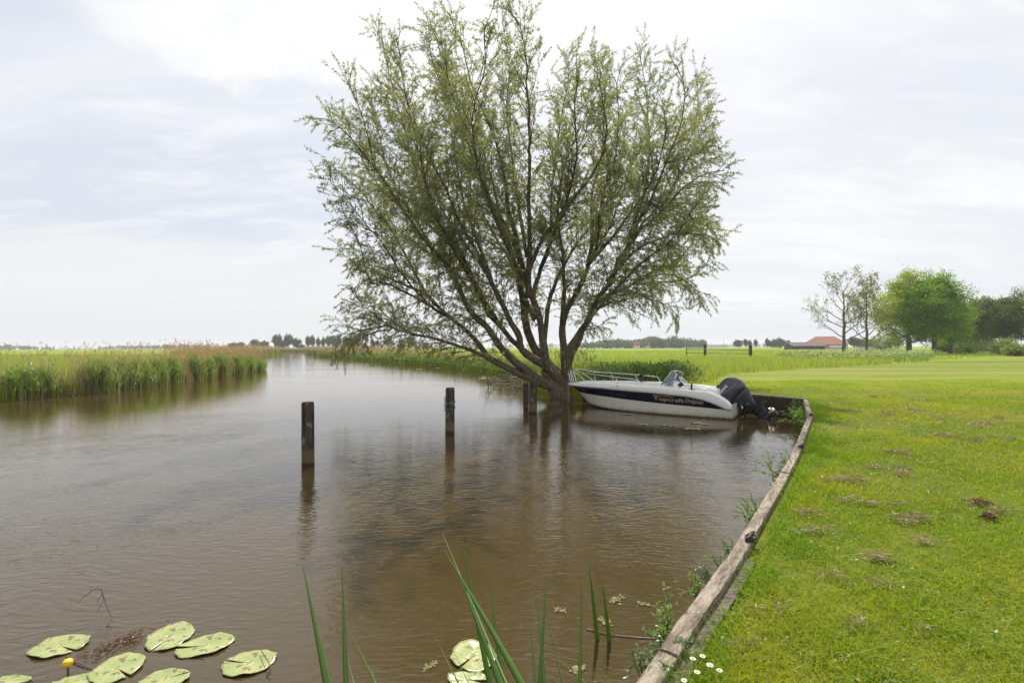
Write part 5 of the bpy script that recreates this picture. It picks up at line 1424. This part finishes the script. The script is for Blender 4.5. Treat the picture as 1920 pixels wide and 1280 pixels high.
def build_water_plants():
    rg = np.random.default_rng(77)
    def pad(px, py, wpx, hpx, ang_px, lab, seed, notchdir=None, tilt=(0, 0), grp='lily pads floating at the front', notch=.14):
        c = at(px, py, 0); D = c[1]; L = .86 * wpx / FOC * D; Wd = .86 * hpx / FOC * D * math.hypot(1, D / EYE)
        return pad_mesh('lily_pad', (c[0], c[1], 0), L, Wd, ang_px, seed, notch, .010, lab, grp, tilt, notchdir or 0.)
    pad(112, 1212, 108, 44, .15, 'oval lily pad farthest left in the front group with brown debris on it', 1, notchdir=-0.6)
    pad(319, 1194, 88, 56, .55, 'smooth tilted lily pad, upper one of the overlapping pair', 2, notch=.10, notchdir=-2.3)
    pad(384, 1211, 112, 42, .35, 'ribbed lily pad, lower one of the overlapping pair', 3, notch=.22, notchdir=3.0)
    pad(467, 1244, 108, 48, .2, 'spotted lily pad with a twig across it, rightmost of the left group', 4, notch=.16, notchdir=2.8)
    pad(220, 1254, 98, 58, .5, 'light green lily pad right of the yellow bud', 5, notchdir=-1.0)
    pad(310, 1274, 100, 36, .1, 'half cut lily pad at the bottom edge below the ribbed pad', 6, notchdir=0.6)
    pad(145, 1277, 92, 24, .2, 'lily pad cut by the bottom edge under the yellow bud', 7)
    pad(25, 1276, 80, 16, .0, 'speckled lily pad in the bottom left corner', 8)
    pad(888, 1230, 96, 60, .5, 'round lily pad with brown litter behind the flag leaves', 9, notchdir=-2.7)
    pad(880, 1276, 100, 30, -.2, 'pale lily pad at the bottom edge in front of the round one', 10, notch=.6)
    # pads beside the boat
    for i, (px, py, wp, lab) in enumerate([(1207, 796, 20, 'small pad floating alone beside the hull of the boat'), (1247, 797, 20, 'pad beside the hull, left one of the joined pair'), (1262, 799, 18, 'pad beside the hull, right one of the joined pair'), (1299, 804, 34, 'widest pad beside the hull below the gold lettering'), (1308, 793, 30, 'thin pad close to the stern part of the hull'), (1324, 796, 20, 'pad beside the hull nearest the outboard'), (1178, 777, 24, 'dull submerged pad beside the forward hull')]):
        pad(px, py, wp, wp * .11, .0, lab, 20 + i, grp='lily pads beside the boat')
    # patch under the willow: overlapping pale pads
    for i in range(34):
        px = 900 + 85 * rg.random(); py = 704 + 9 * rg.random() + (px - 900) * .04; wp = rg.uniform(9, 17)
        pad(px, py, wp, wp * .05, rg.uniform(-.5, .5), 'pale lily pad in the crowded patch under the left willow limbs', 40 + i, grp='crowded lily pads under the willow')
    for i, (px, py, lab) in enumerate([(304, 769, 'tiny lone pad far out on the left water'), (786, 692, 'white speck of a pad near the right bank'), (820, 690, 'second small pad close to the right bank')]):
        pad(px, py, 12, .7, 0, lab, 80 + i, grp='lone pads on the open water')
    # yellow bud
    b = at(128, 1264, 0); e = empty('water_lily_bud', tuple(b), 'yellow round water lily bud on a dark stem', 'flower')
    s = MB(); s.tube(smooth_path([(0, 0, -.15), (.0, 0, .0), (-.004, 0, .05)], 8), .006, 8); s.build('stem', M['stalkgreen'], e)
    s = MB(); s.tube([(-.004, 0, .045), (-.004, 0, .052), (-.004, 0, .066), (-.004, 0, .080), (-.004, 0, .088), (-.004, 0, .091)], [.008, .019, .025, .024, .016, .004], 16); s.build('bud', M['yolk'], e)
    # dead bent stem and litter on the left
    def pth(lst): return [np.array(at(x, y, 0)) * (1, 1, 0) + (0, 0, z) for x, y, z in lst]
    # positions given at the water; heights are real
    base = at(205, 1171, 0)
    s = MB(); q = np.array([0, 0, 0.])
    s.tube(smooth_path([(-.12, -.25, -.08), (0, 0, .01), (-.06, .06, .07), (-.13, .10, .16), (-.135, .10, .19)], 16), .0035, 6)
    s.tube(smooth_path([(-.135, .10, .19), (-.17, .09, .205), (-.22, .07, .17), (-.27, .05, .12)], 12), np.linspace(.004, .001, 12), 5)
    s.tube([(-.11, .09, .13), (-.13, .07, .08), (-.14, .06, .05)], [.002, .002, .001], 4); s.tube([(-.135, .10, .16), (-.16, .09, .12), (-.155, .085, .09)], [.002, .002, .001], 4)
    tag(s.build('dead_twig', M['stalk'], loc=tuple(base)), 'bent dead brown stem rising from the water above the lily pads', 'stem')
    n = 300; c = at(222, 1208, 0); P = np.stack([rg.normal(0, .05, n), rg.normal(0, .085, n), rg.uniform(.002, .03, n)], 1); P[:, 0] += .55 * P[:, 1]
    V, F = leaf_quads(P, rg.normal(0, 1, (n, 3)) * (1, 1, .35), rg.uniform(.01, .05, n), .007, rg); o = np_mesh('floating_litter', V, F, M['heap']); o.location = c
    tag(o, 'clump of dark rotting plant litter floating between the lily pads', 'litter')
    s = MB()
    s.tube(smooth_path([at(490, 1219, .03), at(508, 1250, .04), at(500, 1268, .0), at(470, 1285, -.02)], 14), .003, 6)
    tag(s.build('dead_twig', M['stalk']), 'thin brown twig lying over the spotted lily pad', 'twig')
    s = MB(); s.tube(smooth_path([at(125, 1230, .015), at(150, 1243, .01), at(170, 1252, .004), at(190, 1262, -.02)], 14), .0035, 6)
    tag(s.build('dead_twig', M['stalk']), 'thin brown stalk leading from the leftmost pad to the litter', 'twig')
    s = MB(); s.tube(smooth_path([at(1100, 1178, .006), at(1140, 1188, .008), at(1180, 1193, .006), at(1232, 1197, .004)], 16), .004, 6)
    tag(s.build('floating_stalk', M['beam']), 'pale straight stalk floating in front of the timber beam', 'stalk')
    for i, (px, py, sc, lab) in enumerate([(1207, 1132, .7, 'yellow green leaf scrap floating alone near the beam'), (1156, 1124, 1.0, 'yellow clump of floating weed behind the thin reeds'), (1052, 1145, .7, 'small yellow leaf scrap left of the thin reeds'), (806, 1249, .7, 'small leaf scrap left of the round lily pad'), (1130, 1165, .9, 'brown tangle of weed around the thin reeds'), (1085, 1255, .8, 'floating green sprig near the bottom edge')]):
        c = at(px, py, 0); n = 40; P = np.stack([rg.uniform(-.05, .05, n) * sc, rg.normal(0, .016, n) * sc, rg.uniform(.003, .008, n)], 1); P[:, 1] += .6 * P[:, 0] * (1 if i % 2 else -.5)
        V, F = leaf_quads(P, rg.normal(0, 1, (n, 3)) * (1, 1, .02), .030 * sc, .017 * sc, rg, True); o = np_mesh('leaf_scrap', V, F, M['scrap']); o.location = c; tag(o, lab, 'leaf scrap', 'scraps floating by the beam')
    # thin dark rushes in the basin water by the beam
    s = MB()
    for _ in range(26):
        c = at(rg.uniform(1395, 1490), rg.uniform(815, 880), 0); d = rg.normal(0, 1, 3) * (1, .6, .5); d[2] = abs(d[2]) * .6; L = rg.uniform(.08, .30)
        k = c + nrm(d) * L * .6; s.tube([c + (0, 0, -.05), k, k + nrm(d + rg.normal(0, .9, 3) * (1, 1, .2)) * L * .5], [.003, .003, .0015], 4)
    tag(s.build('thin_rushes', M['stalkgreen']), 'sparse broken rushes sticking out of the basin water before the outboard', 'rushes', kind='stuff')

    # --- tall flag leaves at the bottom edge: (tip px, foot px, distance, width px)
    def leafblade(tip, foot, D, wpx, bend, Dt=None):
        a, b = atD(foot[0], foot[1], D), atD(tip[0], tip[1], Dt or D + .12)
        d = b - a; low = a - d * (.25 + (a[2] + .05) / max(d[2], .1) if d[2] > 0 else .3)
        low = a + (a - b) * ((a[2] + .15) / max(b[2] - a[2], .05)); mid = (low + b) / 2 + np.array([bend, 0, 0])
        P = smooth_path([low, (low * .5 + mid * .5) + np.array([bend * .3, 0, 0]), mid, (mid * .45 + b * .55) + np.array([bend * .3, 0, 0]), b], 16)
        wd = wpx / FOC * D * .62
        t = np.linspace(0, 1, 16); hw = wd * np.clip(1.15 * (1 - t ** 2.2), .02, 1) + .0004
        sd = np.array([1, .35, 0]); sd = sd / np.linalg.norm(sd); fold = np.array([0, -.25, 0])
        V = []; 
        for k in range(16):
            V += [P[k] - sd * hw[k], P[k] + fold * hw[k], P[k] + sd * hw[k], P[k] - fold * hw[k] * .6]
        F = []
        for k in range(15):
            for j in range(4): F.append((k * 4 + j, k * 4 + (j + 1) % 4, (k + 1) * 4 + (j + 1) % 4, (k + 1) * 4 + j))
        return np.array(V), F, low
    groups = [('tall flag plant of a few wide leaves left of centre at the bottom edge', [((568, 1062), (608, 1285), 1.72, 17, .012), ((641, 1055), (651, 1285), 1.70, 12, -.004), ((652, 1174), (704, 1285), 1.75, 8, .01), ((653, 1235), (665, 1285), 1.72, 12, 0), ((697, 1252), (704, 1285), 1.7, 7, 0)]),
              ('tallest flag plant with crossing arched leaves in the middle of the bottom edge', [((834, 1032), (965, 1285), 1.72, 17, .03), ((866, 1006), (925, 1285), 1.95, 11, -.012), ((858, 1072), (935, 1285), 1.75, 16, .01), ((917, 1078), (945, 1285), 1.8, 13, -.005), ((830, 1000), (848, 1042), 2.0, 6, .0), ((815, 1192), (860, 1285), 1.72, 10, .01), ((852, 1222), (880, 1285), 1.74, 7, .005)]),
              ('group of three slim upright flag leaves right of the middle plant', [((993, 1150), (1003, 1285), 1.8, 9, .002), ((1005, 1116), (1020, 1285), 1.82, 10, .004), ((1025, 1074), (1014, 1285), 1.86, 11, -.004)]),
              ('single dark slim leaf with a fine pale stalk before the floating stalk', [((1091, 1070), (1085, 1285), 1.8, 10, .004), ((1017, 1112), (1050, 1285), 1.9, 3, .01)])]
    for lab, ls in groups:
        L0 = None; bl_ = []
        for (tip, foot, D, wp, bend) in ls: bl_.append(leafblade(tip, foot, D, wp, bend))
        c = np.mean([l for _, _, l in bl_], 0); c[2] = 0
        e = empty('flag_plant', tuple(c), lab, 'water plant', 'flag plants at the bottom edge')
        for V, F, l in bl_:
            mb = MB(); mb.add(V - c, F); mb.build('leaf', M['iris'], e)
    for (tip, foot, D, lab) in [((1103, 1052), (1119, 1195), 3.15, 'left one of the two thin reeds before the beam'), ((1129, 1087), (1141, 1198), 3.12, 'right one of the two thin reeds before the beam')]:
        V, F, l = leafblade(tip, foot, D, 7, .004, D); mb = MB(); c = l.copy(); c[2] = 0; mb.add(V - c, F); tag(mb.build('thin_reed', M['iris'], loc=tuple(c)), lab, 'reed', 'thin reeds before the beam')
    # --- weeds on the water side of the beam and daisies
    def weed(px, py, z, hgt, spread, n, mat, lab, lsz=.03, upw=.6):
        c = at(px, py, z); e = empty('bank_weed', tuple(c), lab, 'weed', 'weeds growing along the timber beams')
        st = MB(); P = []; Dr = []
        for k in range(max(4, n // 26)):
            d = nrm(rg.normal(0, .55, 3) + (-.2, .0, upw)); L = hgt * rg.uniform(.6, 1.2); p = smooth_path([(rg.normal(0, spread * .4), rg.normal(0, spread * .4), -.06), tuple(d * L * .5 + (rg.normal(0, spread * .4), rg.normal(0, spread * .4), 0)), tuple(d * L + (0, 0, -.15 * L))], 8)
            st.tube(p, .0022, 4); q = rg.random(26) * 6.99; i = q.astype(int); f = (q - i)[:, None]; P.append(p[i] * (1 - f) + p[np.minimum(i + 1, 7)] * f); Dr.append(rg.normal(0, .8, (26, 3)) + d * .6)
        st.build('stems', M['stalkgreen'], e); P = np.concatenate(P); Dr = np.concatenate(Dr); k = len(P)
        V, F = leaf_quads(P, Dr, lsz * .6 * rg.uniform(.6, 1.4, k), lsz * .24, rg); np_mesh('leaves', V, F, M[mat], e)
    for (px, py, z, h_, sp, n, mt, lab, ls_) in [(1203, 1248, .44, .09, .06, 240, 'silver', 'silvery feathered weed at the foot of the nearest beam', .035), (1232, 1215, .44, .10, .06, 200, 'silver', 'grey green feathered weed beside the beam above the silvery one', .035), (1250, 1168, .40, .20, .03, 180, 'weed', 'upright bright green weed on the water side of the beam', .05), (1243, 1195, .40, .12, .04, 160, 'weed', 'short bright weed below the upright one', .045),
                                               (1308, 1102, .42, .12, .06, 260, 'weed', 'leafy overhanging weed halfway along the second beam', .035), (1330, 1080, .42, .12, .05, 260, 'silver', 'pale overhanging weed above the leafy one', .03), (1350, 1056, .42, .10, .05, 180, 'weed', 'small weed at the joint of the beams', .03), (1368, 1030, .42, .10, .05, 160, 'silver', 'fine weed just below the nearest cleat', .03), (1405, 966, .42, .18, .07, 300, 'weed', 'tall fine weed leaning over the water above the nearest cleat', .04), (1415, 948, .42, .20, .06, 240, 'weed', 'feathery weed above the tall fine one', .035),
                                               (1455, 885, .3, .35, .12, 260, 'weed', 'thin grassy weed in the water at the third beam', .07), (1500, 790, .2, .45, .15, 520, 'weed', 'bright grassy weed in the corner of the basin', .09), (1496, 768, .25, .35, .18, 520, 'roughweed', 'dark leafy weed hanging over the back corner of the basin', .08), (1285, 1215, .50, .07, .05, 220, 'silver', 'low grey green rosette on the land side beside the daisies', .035), (1250, 1262, .50, .06, .05, 200, 'weed', 'low green rosette on the beam end at the bottom edge', .03)]:
        weed(px, py, z, h_, sp, n, mt, lab, ls_)
    for i, (px, py, lab) in enumerate([(1299, 1235, 'white daisy nearest the beam, left of the largest daisy'), (1317, 1230, 'white daisy highest in the little group'), (1331, 1247, 'largest white daisy in the little group'), (1349, 1257, 'white daisy rightmost in the little group'), (1307, 1260, 'white daisy low in the little group'), (1283, 1276, 'white daisy at the bottom edge')]):
        c = at(px, py, GZ + .075); c[2] = GZ; e = empty('daisy', tuple(c), lab, 'daisy', 'daisies beside the timber beam')
        s = MB(); s.tube([(0, 0, 0), (.004, 0, .04), (.0, .0, .075)], .0013, 5); s.build('stem', M['stalkgreen'], e)
        n = 20; a = np.arange(n) / n * 6.283; R_ = .0105 if i != 2 else .013
        P = np.stack([np.cos(a) * .003, np.sin(a) * .003, np.full(n, .077)], 1); Dr = np.stack([np.cos(a), np.sin(a), np.full(n, .12)], 1); sd = np.stack([-np.sin(a), np.cos(a), np.zeros(n)], 1) * .0028
        V = np.stack([P, P + Dr * R_ * .6 + sd, P + Dr * R_, P + Dr * R_ * .6 - sd], 1).reshape(-1, 3); np_mesh('petals', V, np.arange(4 * n).reshape(-1, 4), M['petal'], e)
        s = MB(); s.tube([(0, 0, .074), (0, 0, .079), (0, 0, .0825)], [.005, .0055, .002], 10); s.build('flower_centre', M['yolk'], e)


build_water_plants()


# ------------------------------------------------------------------ haze
def build_haze():
    m, t, out = new_mat('haze')
    v = t.add('ShaderNodeVolumePrincipled'); v.inputs['Color'].default_value = (.93, .95, 1.0, 1); v.inputs['Density'].default_value = .00032
    v.inputs['Anisotropy'].default_value = .2
    t.l.new(v.outputs[0], out.inputs['Volume'])
    b = MB(); b.box((0, 1970, 12), (8100, 4100, 27)); o = b.build('haze', m, smooth=False); tag(o, kind='stuff', label='thin pale summer haze over the fields', cat='haze')


HAZE = True
if HAZE: build_haze()
